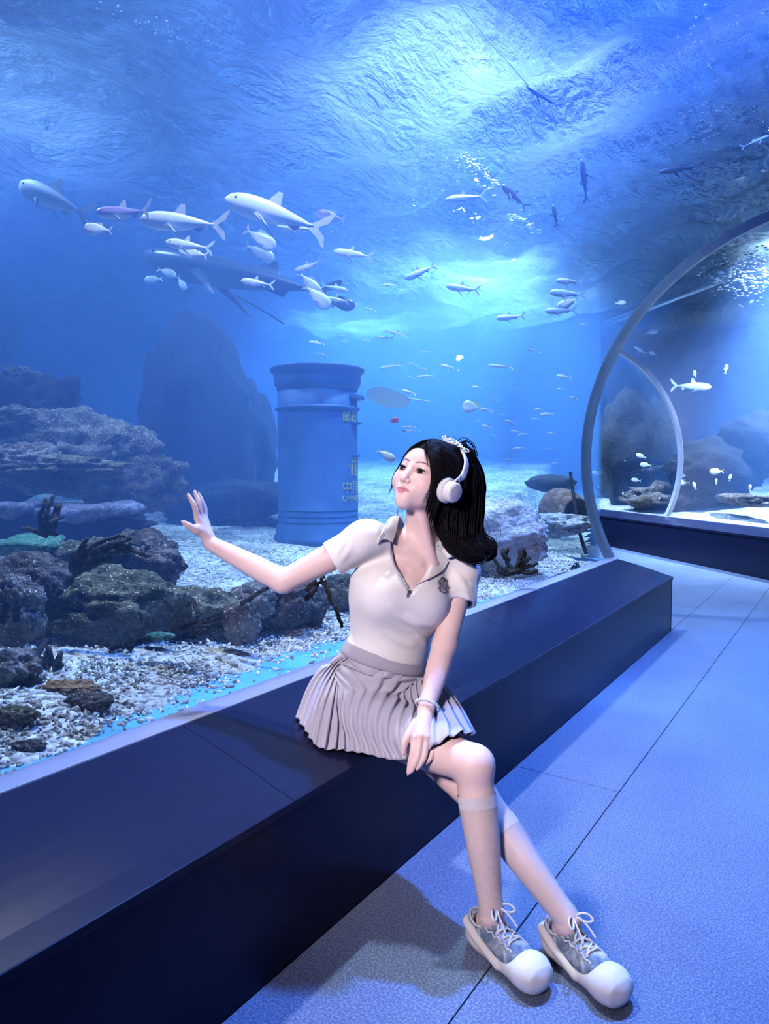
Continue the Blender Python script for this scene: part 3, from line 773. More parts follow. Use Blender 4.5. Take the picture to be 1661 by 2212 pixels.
def shirt_sdf():
    S = SDF(); I = .010
    sec = torso_secs(I); sec = [(z, a+(.012 if abs(z-wl[2]) < .04 else 0), b+(.014 if abs(z-wl[2]) < .04 else 0), ox, oy) for (z, a, b, ox, oy) in sec]
    sec = [s for s in sec if s[0] > wl[2]-.05]
    S.add(loft(pel, TRm, sec), .03)
    for sx in (-1, 1):
        S.add(ellip(tw(cl[0]-.006+sx*.070, .080, cl[2]-.016), TRm, (.066+I, .060+I, .064+I)), .085)
    for sh, sx in ((shR, -1), (shL, 1)): S.add(cone(tw(.004+sx*.05, -.012, Ltor-.012), sh+TU*.006, .042+I, .046+I), .035)
    for sh, se, r0, r1 in ((shR, seR, .055, .060), (shL, seL, .057, .066)):
        d = unit(se-sh); pc = polycone([sh-d*.02, lerp(sh, se, .5), se+d*.03], [r0, lerp(r0, r1, .5), r1]); pl = plane(se, d)
        S.add((lambda pc, pl: lambda p: smax(pc(p), pl(p), .004))(pc, pl), .03)
    for sh, se, r in ((shR, seR, .0505), (shL, seL, .0530)):
        d = unit(se-sh); S.sub(cone(se-d*.035, se+d*.06, r-.004, r+.001), .003)
    S.sub(lambda p: ((p-pel)@TU)-(wl[2]-.004), .006)
    # folds pulled towards the waist and the armpits
    def ridge(pts, r=.004, k=.018, depth=-.0006):
        P = march(S, [a for a, b in pts], [b for a, b in pts]); n = grad(S, P); w_ = np.sin(np.linspace(.0, np.pi, len(P))); P = P+n*(depth-.0065*(1-w_))[:, None]
        rr = r*(.55+.45*w_); S.add(polycone(P, rr), k)
    S2 = list(S.items)
    for pts in ([(845, 1310), (870, 1335), (900, 1352), (928, 1372)], [(880, 1330), (905, 1345), (930, 1352)], [(835, 1365), (860, 1385), (890, 1396)],
                [(900, 1378), (918, 1392), (926, 1404)], [(985, 1240), (1000, 1262), (1012, 1290)], [(972, 1262), (990, 1258), (1012, 1250)], [(970, 1275), (992, 1275), (1016, 1272)],
                [(745, 1160), (735, 1185), (728, 1205)], [(758, 1180), (745, 1200), (735, 1215)]):
        ridge(pts)
    V = [(882, 1279), (868, 1245), (860, 1208), (857, 1170), (862, 1140), (880, 1090), (942, 1090), (943, 1165), (941, 1230), (925, 1249), (903, 1264)]
    v2 = []
    for a, b in V:
        r = ray(a, b); n = TF; o = tw(0, .115, 0); t = ((o-CAM)@n)/(r@n); v2.append(tl(CAM+r*t)[[0, 2]])
    v2 = np.array(v2)
    S.sub(lambda p: smax(poly2d(((p-pel)@TRm.T)[:, [0, 2]], v2), -(((p-pel)@TF)+.03), .004), .004)
    S.sub(cone(tw(.004, -.016, Ltor-.012), hw(0, -.028, -.075), .060, .066), .006)
    return S
SH = shirt_sdf()
shirt_me = mesh_sdf('polo_shirt', SH, (-1.75, 1.6, .62), (-.85, 2.45, 1.22), .0045, 12)
def m_cloth(name, col, bump=.25, scale=900, rough=.85, sheen=.2):
    t = NT(name); t.set(rough=rough, spec=.2, sheen=sheen); p = t.pos()
    w = t.noise(p, scale, 2); n = t.noise(p, 14, 5); c = np.array(col)
    t.link(t.ramp(n, [(.3, tuple(c*.95)), (.7, tuple(np.minimum(c*1.03, 1)))]), t.b.inputs['Base Color']); t.bump(w, bump, .0006); return t.m
M_SHIRT = m_cloth('white_knit', (.86, .82, .80)); M_SKIRT = m_cloth('grey_pleat', (.48, .455, .545)); M_BAND = m_cloth('grey_band', (.42, .39, .46))
M_ZIP = simple('grey_zip', (.52, .50, .60), .4, .15, 300, .3); M_CREST = simple('grey_thread', (.20, .18, .28), .7, .15, 200, .4)
shirt = link('polo_shirt', shirt_me, M_SHIRT, person); shirt['label'] = 'white short-sleeved polo shirt with open zip neck'
def on_shirt(pts, off=.002):
    P = march(SH, [a for a, b in pts], [b for a, b in pts]); return P+grad(SH, P)*off
# zip tape along both edges of the V and its slider
for nm, pts in (('zip_tape', [(841, 1168), (844, 1196), (853, 1226), (865, 1252), (880, 1277)]), ('zip_tape', [(966, 1212), (955, 1230), (938, 1244), (915, 1257), (897, 1266), (884, 1276)])):
    P = on_shirt(catmull(np.array(pts, float), 6), .0028)
    link(nm, MB().add(tube(P, .0046, 8, flat=(1, .45))).mesh(nm), M_ZIP, shirt)
Zp = on_shirt([(881, 1282)], .004)[0]
sl = pydata('zip_slider', *(lambda b: (b[0], b[1]))(tube([Zp+UP*.010, Zp+UP*.004, Zp-UP*.008-RT*.002, Zp-UP*.013-RT*.003], [.0045, .0062, .0058, .0035], 8, flat=(1, .5)))); link('zip_slider', sl, simple('zip_metal', (.40, .38, .38), .3, .1, 50, metal=.8), shirt)
# collar: a folded band round the neck, open in front, two grey stripes near its rim
def collar():
    top = np.array([on_shirt([(842, 1171)], .013)[0], atd(857, 1142, 2.255), atd(864, 1117, 2.308), tw(-.045, -.066, Ltor+.034), tw(.004, -.088, Ltor+.036), tw(.055, -.07, Ltor+.028), atd(948, 1150, 2.345), atd(948, 1178, 2.305), on_shirt([(962, 1206)], .013)[0]])
    bot = np.array([on_shirt([(812, 1173)], .007)[0], on_shirt([(821, 1152)], .008)[0], atd(835, 1131, 2.30), tw(-.098, -.075, Ltor+.004), tw(.004, -.125, Ltor+.002), tw(.10, -.075, Ltor-.006), on_shirt([(975, 1178)], .010)[0], on_shirt([(986, 1190)], .009)[0], on_shirt([(993, 1208)], .011)[0]])
    A = catmull(top, 8); B = catmull(bot, 8); m = len(A); nv = 36; v = []; cols = []
    ax = unit(TU)
    for i in range(m):
        for j in range(nv):
            t = j/(nv-1); P = lerp(A[i], B[i], t); o = P-(nkb+TU*((P-nkb)@TU)); o = unit(o)
            v.append(P+(o*.5+TU*.8)*.013*math.sin(math.pi*t)); cols.append((.86, .82, .80) if not (.60 < t < .68 or .77 < t < .85) else (.33, .33, .42))
    f = [(i*nv+j, i*nv+j+1, (i+1)*nv+j+1, (i+1)*nv+j) for i in range(m-1) for j in range(nv-1)]
    me = pydata('collar', v, f); set_color(me, np.array(cols)); return me
co = link('collar', collar(), m_paint('collar_knit', .85), shirt); md = co.modifiers.new('t', 'SOLIDIFY'); md.thickness = .003; md.offset = 0
co['label'] = 'white collar with two grey stripes'
# embroidered crest: crown, shield with a letter, scrollwork
def crest():
    mb = MB(); cx0, cy0 = 957, 1264
    def P(pts): return on_shirt([(cx0+a+.10*b*-1, cy0-b) for a, b in pts], .0016)
    def line(pts, r=.0009, sm=4): mb.add(tube(P(catmull(np.array(pts, float), sm) if sm > 1 else np.array(pts, float)), r, 5))
    line([(-5.5, 7), (5.5, 7), (5.5, -3), (3.5, -8), (0, -11), (-3.5, -8), (-5.5, -3), (-5.5, 7)], .0007, 1)
    line([(-4.5, 6), (4.5, 6), (4.5, -2.5), (3, -7), (0, -9.5), (-3, -7), (-4.5, -2.5), (-4.5, 6)], .0004, 1)
    line([(-2.2, 4.5), (-2.2, -6)], .0007, 1); line([(-3.4, 4), (0, 5), (2.4, 3.5), (1.8, .8), (-2, -.5)], .0007); line([(-2, -.3), (1.8, -.8), (2.8, -3.5), (.8, -6), (-2.6, -6)], .0007)   # letter B
    for s in (-1, 1):                                             # crown arches
        line([(0, 15), (s*2.5, 15.5), (s*5, 12.5), (s*4.4, 9)], .0010); line([(s*6.5, 11), (s*7.5, 13), (s*6, 14)], .0007)
        line([(s*6.5, 8), (s*9, 9.5), (s*9.5, 6), (s*7.5, 4.5), (s*9.5, 2.5), (s*9, -1)], .0013); line([(s*9, -1), (s*6.8, -2), (s*7.4, -5), (s*10, -4.5), (s*10.5, -7), (s*8, -9.5)], .0012)
        line([(s*8, -9.5), (s*5.5, -9), (s*6, -12), (s*9, -12.5), (s*9.5, -15)], .0009); line([(s*11, -3), (s*12.5, -6), (s*11, -9)], .0008); line([(s*8.2, 8.5), (s*8.2, 0), (s*8.4, -8)], .0008)
    line([(-4.8, 9), (4.8, 9)], .0011, 1); line([(-4.8, 10.6), (4.8, 10.6)], .0006, 1); line([(0, 9), (0, 17.5)], .0010, 1); line([(-1.6, 16.6), (1.6, 16.6)], .0007, 1)
    line([(-8, -12), (-4, -15), (0, -15.8), (4, -15), (8, -12)], .0011); line([(-6, -14.5), (0, -17.8), (6, -14.5)], .0005)
    return mb.mesh('crest')
cr_ = link('crest', crest(), M_CREST, shirt); cr_['label'] = 'grey embroidered crest with crown and letter B'

# ---- skirt
def bench_top(x): a = np.clip((XF-.006-x)/.436, 0, 1); return np.where(x < XF+.008, .44+.113*(a+.06*np.sin(np.pi*a)), -1)
def skirt():
    nu = 368; nv = 48
    wn = unit(TU*1.0); cA, cB = .146, .108
    wc = tw(wl[0]-.002, wl[1]+.002, wl[2]-.035)
    # hem control points, going round from the back-left of the picture towards the viewer
    def ob(x, y):                                                # on the bench top
        d = 1.7
        for _ in range(60):
            P = atd(x, y, d)
            if P[2] < float(bench_top(P[0]))+.006: break
            d += .01
        return P
    Hm = np.array([ob(653, 1548), ob(664, 1588), ob(694, 1622), ob(745, 1625), atd(800, 1634, 2.085), atd(850, 1642, 2.055), atd(895, 1636, 2.005), atd(940, 1621, 1.985), atd(985, 1603, 1.995), atd(1019, 1589, 2.05),
                   atd(1005, 1585, 2.16), atd(975, 1580, 2.28), atd(930, 1545, 2.40), atd(860, 1515, 2.48), atd(770, 1500, 2.47), atd(690, 1508, 2.36)])
    Hc = catmull(Hm, 40, True); s = np.r_[0, np.cumsum(_len(np.diff(np.r_[Hc, Hc[:1]], axis=0)))]
    u = np.linspace(0, 1, nu, endpoint=False); hem = np.stack([np.interp(u*s[-1], s, np.r_[Hc[:, k], Hc[0, k]]) for k in range(3)], 1)
    # waist ring: start at the matching side and run the same way round
    ang0 = math.radians(192); ph = ang0+u*2*np.pi
    ring = wc+np.cos(ph)[:, None]*TL*cA+np.sin(ph)[:, None]*TF*cB*1.0
    sink = np.zeros(nu)
    NP = 46; saw = ((u*NP) % 1.0); pl = np.where(saw < .72, saw/.72, (1-saw)/.28)-.5
    V = np.zeros((nv, nu, 3))
    for j in range(nv):
        t = j/(nv-1); P = ring*(1-t)+hem*t
        cen = P.mean(0); out = P-cen; out[:, 2] *= .25; out /= _len(out)[:, None]
        bulge = .016*np.sin(np.pi*t)
        drape = .006*np.sin(u*2*np.pi*7+1.3)*t+.004*np.sin(u*2*np.pi*13+.4)*t
        V[j] = P+out*(bulge+drape)[:, None]+V3(0, 0, .018)*math.sin(np.pi*t)
    fld = lambda q: SK(q, SKSEL)
    for it in range(9):                                          # keep it off the body and the bench, relax
        P = V.reshape(-1, 3); d = fld(P); m = d < .011
        if m.any(): g = grad(fld, P[m], .003); P[m] += g*np.minimum(.0112-d[m], .03)[:, None]
        P[:, 2] = np.where(P[:, 0] < XF+.006, np.maximum(P[:, 2], bench_top(P[:, 0])+.006), P[:, 2])
        V = P.reshape(nv, nu, 3)
        if it < 4:
            Wd = V.copy()
            for _ in range(3): Wd[1:-1] = .5*Wd[1:-1]+.25*(Wd[2:]+Wd[:-2]); Wd[1:] = .4*Wd[1:]+.3*(np.roll(Wd[1:], 2, 1)+np.roll(Wd[1:], -2, 1))
            V = Wd
    du = np.roll(V, -2, 1)-np.roll(V, 2, 1); dv = np.gradient(V, axis=0); nr = np.cross(dv, du); nr /= np.linalg.norm(nr, axis=2)[:, :, None]+1e-9
    tg = du/(np.linalg.norm(du, axis=2)[:, :, None]+1e-9)
    cen = V.mean((0, 1)); sgn = np.sign(((V-cen)*nr).sum(2).mean()); nr *= sgn
    tt = np.linspace(0, 1, nv)[:, None]
    V = V+nr*((pl+.5)*(.0075+.0085*tt))[:, :, None]+tg*(np.where(saw > .72, -(saw-.72)*.03, 0)*(.3+.9*tt))[:, :, None]
    V = V+nr*(.004*np.sin(u*2*np.pi*5+2)[None]*tt)[:, :, None]
    P = V.reshape(-1, 3); P[:, 2] = np.where(P[:, 0] < XF+.006, np.maximum(P[:, 2], bench_top(P[:, 0])+.002), P[:, 2])
    f = []
    for j in range(nv-1):
        for i in range(nu): k = (i+1) % nu; f.append((j*nu+i, (j+1)*nu+i, (j+1)*nu+k, j*nu+k))
    return pydata('pleated_skirt', P, np.array(f), False), ring, wc
SKSEL = [fn(np.stack([pel, wai, knR, knL, lerp(pel, knR, .5)])).min() < .10 if op == '+' else False for (op, fn, k) in SK.items]
sk_me, ring, wc = skirt()
M_SK = M_SKIRT
skt = link('pleated_skirt', sk_me, M_SK, person); md = skt.modifiers.new('t', 'SOLIDIFY'); md.thickness = .0018; md.offset = 1
skt['label'] = 'light grey knife-pleated mini skirt'
def band():
    n = 120; v = []; f = []; rows = [(-.002, 1.0), (0, 1.02), (.012, 1.012), (.024, .995), (.037, .985), (.041, .975), (.041, .93)]
    for dz, sc in rows:
        for k in range(n):
            a = 2*math.pi*k/n; v.append(wc+TU*dz+(math.cos(a)*TL*.148+math.sin(a)*TF*.110)*sc)
    for j in range(len(rows)-1):
        for k in range(n): q_ = (k+1) % n; f.append((j*n+k, j*n+q_, (j+1)*n+q_, (j+1)*n+k))
    return pydata('waistband', v, f)
link('waistband', band(), M_BAND, skt)
# ---- sheer knee socks
def m_sheer():
    t = NT('sheer_sock'); t.set(col=(.80, .74, .76), rough=.6, spec=.3)
    at = t.node('ShaderNodeVertexColor'); at.layer_name = 'paint'; tr = t.node('ShaderNodeBsdfTransparent'); mx = t.node('ShaderNodeMixShader')
    n = t.noise(t.pos(), 700, 2); ma = t.node('ShaderNodeMath', operation='MULTIPLY_ADD'); ma.inputs[1].default_value = .25; t.link(n, ma.inputs[0]); t.link(at.outputs[0], ma.inputs[2])
    lw = t.node('ShaderNodeLayerWeight'); lw.inputs[0].default_value = .35; ad = t.node('ShaderNodeMath', operation='MULTIPLY_ADD'); ad.inputs[1].default_value = .45; t.link(lw.outputs['Facing'], ad.inputs[0]); t.link(ma.outputs[0], ad.inputs[2]); ad.use_clamp = True
    t.link(ad.outputs[0], mx.inputs[0]); t.link(tr.outputs[0], mx.inputs[1]); t.link(t.b.outputs[0], mx.inputs[2]); t.link(mx.outputs[0], t.o.inputs[0]); return t.m
M_SOCK = m_sheer()
def leg_field(S0, keep): return lambda p: S0(p, keep)-.0028
for nm, a, k_, top in (('sock', anR, knR, (1030, 1716)), ('sock', anL, knL, (1102, 1778))):
    ax = unit(k_-a); L = np.linalg.norm(k_-a)
    # ring shells around the leg axis, wrapped on the skin field
    rr = ray(*top); w0 = CAM+rr*((a-CAM)@FW/(FW@rr)); # depth of the ankle as a start
    lv = []
    seg = [fn for (op, fn, k) in SK.items]
    fld = polycone(*([[knR, lerp(knR, anR, .28)-unit(V3(.55, -.83, 0))*.010, lerp(knR, anR, .55), lerp(knR, anR, .85), anR, anR-V3(0, 0, .05)], [.050, .0520, .045, .034, .033, .034]] if a is anR else
                     [[knL, lerp(knL, anL, .28)-unit(V3(.4, -.83, 0))*.010, lerp(knL, anL, .55), lerp(knL, anL, .85), anL, anL-V3(0, 0, .05)], [.049, .0505, .043, .0335, .032, .033]]))
    ttop = None
    for t in np.linspace(0, 1, 200):
        P = lerp(k_, a, t); q_ = P-CAM; y = CYP-FPX*(q_@UP)/(q_@FW)
        if y > top[1]: ttop = t; break
    n = 40; m = 60; v = []; cols = []
    e1 = unit(np.cross(ax, V3(0, 1, 0))); e2 = np.cross(ax, e1)
    ts = np.linspace(ttop, 1.0, m)
    for t in ts:
        P = lerp(k_, a, t); A_ = np.linspace(0, 2*np.pi, n, endpoint=False); D = np.cos(A_)[:, None]*e1+np.sin(A_)[:, None]*e2; r = np.full(n, .09)
        for _ in range(14): r = r-(fld(P+D*r[:, None])-.0022)*.9
        v.append(P+D*r[:, None]); cols += [((.62,)*3 if (t-ttop)*L < .034 else (.10,)*3)]*n
    f = [(j*n+i, j*n+(i+1) % n, (j+1)*n+(i+1) % n, (j+1)*n+i) for j in range(m-1) for i in range(n)]
    me = pydata(nm, np.concatenate(v), np.array(f)); set_color(me, np.array(cols)); o = link(nm, me, M_SOCK, person)
    o['label'] = 'sheer white knee sock with opaque cuff'
# ------------------------------------------------------------------ hair
def hair_fill():
    S = SDF()
    def e(c, r): return ellip(hw(*c), HR, np.array(r)*HS)
    S.add(e((0, -.014, .031), (.082, .099, .093)), .01)
    S.add(e((.01, -.055, .045), (.066, .075, .070)), .03)
    # face opening and nape
    S.sub(e((-.008, .112, -.030), (.062, .085, .092)), .012)
    S.sub(e((-.050, .075, -.055), (.035, .06, .06)), .012)
    S.sub(cone(hw(0, .03, -.09), hw(0, .01, -.22), .062*HS, .09*HS), .01)
    # the mass behind the ear falling onto the shoulder
    for pts, r in (([(985, 985, 2.37), (985, 1060, 2.335), (972, 1130, 2.315), (985, 1180, 2.30), (1018, 1205, 2.30)], [.045, .050, .045, .036, .016]),
                   ([(1005, 990, 2.40), (1015, 1060, 2.37), (1012, 1130, 2.345), (1022, 1180, 2.325), (1040, 1205, 2.32)], [.040, .044, .040, .028, .012])):
        S.add(polycone([atd(*q) for q in pts], r), .03)
    S.add(polycone([hw(.03, -.05, .07), hw(.05, -.06, .0), hw(.055, -.04, -.08)], [.04, .04, .03]), .03)
    return S
HF = hair_fill()
hair_me = mesh_sdf('hair', HF, (-1.75, 1.65, .9), (-.75, 2.55, 1.62), .006, 12)
def m_hair():
    t = NT('black_hair'); t.set(rough=.6, spec=.06); p = t.pos(); n = t.noise(t.pos((160, 160, 12)), 1.0, 3)
    t.link(t.ramp(n, [(.3, (.0035, .003, .005)), (.7, (.012, .010, .014))]), t.b.inputs['Base Color']); t.bump(n, .35, .002); return t.m
M_HAIR = m_hair()
HSEL = [fn(hw(0, .02, -.02)[None])[0] < .12 if op != '~' else False for (op, fn, k) in SK.items]
HSK = lambda q: SK(q, HSEL)
def strands():
    mb = MB(); r = np.random.default_rng(5)
    def lay(guides, n, rad, jit, m=16, wave=0.0, taper=.25):
        G = np.array([catmull(np.array(g, float), 5) for g in guides]); k = len(G)
        for _ in range(n):
            a = r.uniform(0, k-1); i = min(int(a), k-2); w = a-i; P = G[i]*(1-w)+G[i+1]*w
            s = np.linspace(0, 1, len(P))[:, None]
            P = P+r.normal(0, jit, 3)*(.35+.65*s)+r.normal(0, jit*.5, 3)*np.sin(s*np.pi)
            if wave: ph = r.uniform(0, 6.28); P = P+wave*s*(np.sin(s*9+ph)*RT+np.cos(s*9+ph)*FW)
            P = P[:max(6, int(len(P)*r.uniform(.86, 1)))]
            d_ = HSK(P); m_ = d_ < .0035
            if m_.any(): g_ = grad(HSK, P[m_], .002); P[m_] += g_*np.minimum(.0037-d_[m_], .02)[:, None]
            R = rad*r.uniform(.6, 1.3)*np.interp(np.linspace(0, 1, len(P)), [0, .15, .7, 1], [.12, 1, .9, taper*.25])
            mb.add(tube(P, R, 6, flat=(1, .6)))
    A = lambda *q: atd(*q)
    # long mass behind the headphones
    lay([[A(962, 985, 2.24), A(955, 1050, 2.235), A(942, 1105, 2.245), A(941, 1138, 2.25), A(970, 1172, 2.245), A(1010, 1200, 2.255), A(1037, 1224, 2.27)],
         [A(985, 962, 2.27), A(990, 1040, 2.265), A(978, 1110, 2.265), A(975, 1160, 2.255), A(1000, 1195, 2.25), A(1030, 1210, 2.26), A(1050, 1212, 2.28)],
         [A(1000, 956, 2.31), A(1025, 1030, 2.31), A(1020, 1110, 2.30), A(1018, 1160, 2.285), A(1035, 1192, 2.27), A(1055, 1196, 2.28), A(1062, 1182, 2.29)],
         [A(1002, 955, 2.36), A(1042, 1020, 2.37), A(1043, 1095, 2.36), A(1038, 1140, 2.34), A(1052, 1172, 2.31), A(1070, 1180, 2.31), A(1074, 1164, 2.32)]], 430, .0030, .0068, wave=.004)
    lay([[A(1040, 1130, 2.35), A(1050, 1155, 2.33), A(1068, 1170, 2.32), A(1072, 1192, 2.32), A(1058, 1205, 2.32), A(1050, 1196, 2.31)],
         [A(1030, 1140, 2.33), A(1042, 1170, 2.31), A(1060, 1182, 2.30), A(1064, 1203, 2.30), A(1050, 1214, 2.30), A(1042, 1206, 2.30)]], 26, .0030, .004)
    # crown, swept back from the parting
    H = hw
    lay([[H(-.004, .066, .084), H(.020, .040, .102), H(.035, -.01, .106), H(.045, -.055, .085), H(.05, -.09, .04)],
         [H(.010, .070, .078), H(.045, .040, .082), H(.066, -.005, .078), H(.078, -.045, .05), H(.075, -.08, .01)],
         [H(.022, .070, .068), H(.062, .040, .055), H(.080, .0, .040), H(.088, -.035, .01), H(.085, -.06, -.04)]], 90, .0046, .003)
    lay([[H(-.004, .066, .084), H(-.025, .035, .100), H(-.04, -.01, .102), H(-.04, -.06, .08)], [H(-.012, .070, .078), H(-.050, .038, .078), H(-.07, -.01, .07), H(-.07, -.06, .04)],
         [H(-.022, .070, .066), H(-.064, .035, .045), H(-.080, 0, .03), H(-.08, -.05, .0)]], 60, .0045, .003)
    # curtain over the temple and in front of the ear
    lay([[H(.0, .050, .100), H(.012, .074, .082), H(.038, .074, .052), H(.052, .064, .018), H(.057, .052, -.03), H(.060, .040, -.075), H(.066, .038, -.108)],
         [H(.002, .044, .102), H(.020, .070, .079), H(.054, .055, .045), H(.066, .040, .005), H(.068, .030, -.045), H(.068, .022, -.09), H(.075, .02, -.13)],
         [H(.006, .036, .104), H(.026, .062, .080), H(.064, .040, .045), H(.076, .022, .005), H(.078, .014, -.05), H(.076, .006, -.10), H(.08, .0, -.15)]], 85, .0034, .0022)
    lay([[H(.002, .060, .094), H(.010, .082, .073), H(.026, .087, .050), H(.040, .082, .020)], [H(.002, .056, .096), H(.012, .080, .075), H(.032, .082, .048), H(.048, .074, .010)]], 12, .0008, .002)
    lay([[H(.004, .056, .096), H(.014, .078, .076), H(.038, .078, .040), H(.053, .067, -.005), H(.057, .060, -.05), H(.051, .058, -.10)], [H(.004, .052, .098), H(.018, .074, .076), H(.046, .070, .036), H(.060, .058, -.005), H(.063, .054, -.05), H(.060, .052, -.115)]], 12, .0012, .002)
    # the far side of the face
    lay([[H(-.002, .052, .099), H(-.010, .076, .081), H(-.036, .076, .052), H(-.052, .066, .018), H(-.062, .056, -.030), H(-.066, .052, -.075)],
         [H(-.002, .046, .101), H(-.014, .070, .082), H(-.046, .064, .050), H(-.062, .050, .010), H(-.070, .042, -.040), H(-.078, .044, -.088)]], 34, .0026, .002)
    # loops and fly-aways
    def wisp(pts, rad=.0008): mb.add(tube(catmull([A(*q) for q in pts], 6), rad, 5))
    wisp([(985, 958, 2.3), (1000, 945, 2.3), (1022, 958, 2.31), (1032, 985, 2.32)], .0016); wisp([(990, 960, 2.3), (1008, 952, 2.3), (1024, 970, 2.31), (1030, 1000, 2.32)], .002)
    wisp([(1000, 968, 2.3), (1002, 955, 2.3), (1018, 958, 2.31), (1028, 980, 2.31)], .0018); wisp([(1006, 975, 2.3), (1018, 970, 2.3), (1030, 985, 2.31)], .0016)
    wisp([(958, 948, 2.27), (975, 942, 2.27), (990, 950, 2.28)], .0007); wisp([(1046, 1080, 2.36), (1050, 1050, 2.36), (1040, 1010, 2.36), (1028, 985, 2.36)], .0012)
    wisp([(1043, 1100, 2.35), (1055, 1120, 2.34), (1076, 1135, 2.34), (1082, 1150, 2.34), (1078, 1166, 2.34), (1062, 1164, 2.33)], .0007)
    wisp([(1043, 1110, 2.35), (1056, 1140, 2.34), (1058, 1158, 2.34)], .0006); wisp([(862, 1096, 2.3), (858, 1108, 2.3), (862, 1116, 2.3)], .0008)
    wisp([(930, 1160, 2.24), (932, 1175, 2.24), (945, 1180, 2.24)], .0006); wisp([(948, 1180, 2.25), (940, 1160, 2.24), (938, 1140, 2.24)], .0008)
    return mb
sm_ = strands()
v0 = verts_of(hair_me); f0 = np.empty(len(hair_me.polygons)*4, np.int32)
hair_me.polygons.foreach_get('vertices', f0) if False else hair_me.loops.foreach_get('vertex_index', f0)
allv = np.concatenate([v0]+sm_.v); allf = [tuple(q_) for q_ in f0.reshape(-1, 4).tolist()]+[tuple(i+len(v0) for i in q_) for q_ in sm_.f]
hair = link('hair', pydata('hair', allv, allf), M_HAIR, person); hair['label'] = 'long black hair with curled ends'
hair['kind'] = 'stuff'

# ------------------------------------------------------------------ headphones, bow, bracelet
M_WHITE = simple('white_plastic', (.80, .76, .78), .35, .04, 30); M_PAD = simple('white_pad', (.74, .70, .72), .6, .06, 60); M_DISC = simple('cup_disc', (.66, .64, .72), .3, .04, 30)
hp = empty('headphones'); tag(hp, 'white over-ear headphones worn over the black hair', 'headphones')
def orient(vf, o, X, Y, Z):
    v, f = vf; v = np.asarray(v); return np.asarray(o)+v[:, :1]*X+v[:, 1:2]*Y+v[:, 2:]*Z, f
def cup(side):
    ax = unit(hw(side, .12, -.10)-hw(0, 0, 0)); c = hw(.090, .012, -.022) if side > 0 else hw(-.080, -.034, -.018); up = unit(HR[2]-ax*(HR[2]@ax)); fx = np.cross(up, ax)
    pad = lathe([(.020, -.012), (.036, -.013), (.0405, -.006), (.0405, .004), (.036, .010), (.02, .011)], 40); sh = lathe([(.034, .009), (.0345, .014), (.0335, .022), (.0325, .030), (.030, .035), (.0275, .0365)], 40); ds = lathe([(.0275, .0362), (.0270, .0382), (.026, .0386)], 40)
    link('ear_cushion', MB().add(orient(pad, c, fx, up, ax)).mesh('ear_cushion'), M_PAD, hp); link('ear_cup', MB().add(orient(sh, c, fx, up, ax)).mesh('ear_cup'), M_WHITE, hp)
    link('ear_disc', MB().add(orient(ds, c, fx, up, ax)).mesh('ear_disc'), M_DISC, hp)
    return c, ax, up, fx
cl_, cr2 = cup(1), cup(-1)
def headband():
    top = hw(.004, -.030, .128)
    P = [cl_[0]+cl_[1]*.020+cl_[2]*.040, hw(.101, -.020, .040), hw(.088, -.030, .082), hw(.052, -.033, .116), top, hw(-.052, -.033, .114), hw(-.088, -.030, .08), hw(-.101, -.02, .04), cr2[0]+cr2[1]*.020+cr2[2]*.040]
    P = catmull(P, 10); m = len(P); v = []; f = []
    w = np.interp(np.linspace(0, 1, m), [0, .06, .14, .86, .94, 1], [.006, .009, .0135, .0135, .009, .006]); th = .0042
    for i in range(m):
        T = unit(P[min(i+1, m-1)]-P[max(i-1, 0)]); Nn = unit(P[i]-hw(0, -.02, .0)); Nn = unit(Nn-T*(Nn@T)); Bn = np.cross(T, Nn)
        for a in np.linspace(0, 2*np.pi, 16, endpoint=False):
            c, s = math.cos(a), math.sin(a); v.append(P[i]+Bn*w[i]*np.sign(c)*abs(c)**.6+Nn*th*np.sign(s)*abs(s)**.6)
    for i in range(m-1):
        for j in range(16): k = (j+1) % 16; f.append((i*16+j, i*16+k, (i+1)*16+k, (i+1)*16+j))
    return pydata('headband', v, f)
link('headband', headband(), M_WHITE, hp)
for c, ax, up, fx in (cl_, cr2):                                   # forked hinge arms
    for s in (-1, 1):
        link('hinge_arm', MB().add(tube([c+ax*.020+up*.048, c+ax*.021+up*.040+fx*s*.006, c+ax*.021+up*.030+fx*s*.012], [.0040, .0038, .0045], 8)).mesh('hinge_arm'), M_WHITE, hp)
    link('hinge_pin', MB().add(tube([c+ax*.019+up*.037, c+ax*.025+up*.037], .003, 10)).mesh('hinge_pin'), simple('hinge_dark', (.03, .03, .04), .4), hp)
# ruffled bow on the crown
def bow():
    mb = MB(); A = [atd(957, 950, 2.235), atd(970, 949, 2.225), atd(985, 957, 2.222), atd(996, 967, 2.23), atd(1004, 976, 2.24)]
    C_ = catmull(A, 14); m = len(C_); n = 7; v = []; f = []
    for i in range(m):
        T = unit(C_[min(i+1, m-1)]-C_[max(i-1, 0)]); Nn = unit(C_[i]-HC); Bn = unit(np.cross(T, Nn))
        for j in range(n):
            s = -1+2*j/(n-1); v.append(C_[i]+Bn*s*.011*(1+.25*math.sin(i*.9))+Nn*(.003+.0045*abs(s)*math.sin(i*1.05+s)+.002*math.sin(i*.5)))
    f = [(i*n+j, i*n+j+1, (i+1)*n+j+1, (i+1)*n+j) for i in range(m-1) for j in range(n-1)]
    mb.add((v, f)); e = C_[-6]
    mb.add(tube(catmull([e, e+RT*.008+UP*.006, e+RT*.016-UP*.001, e+RT*.010-UP*.006, e], 6), .0024, 6)); mb.add(tube(catmull([C_[4], C_[4]-RT*.006+UP*.008, C_[4]+RT*.004+UP*.011, C_[5]], 6), .0026, 6))
    return mb.mesh('bow')
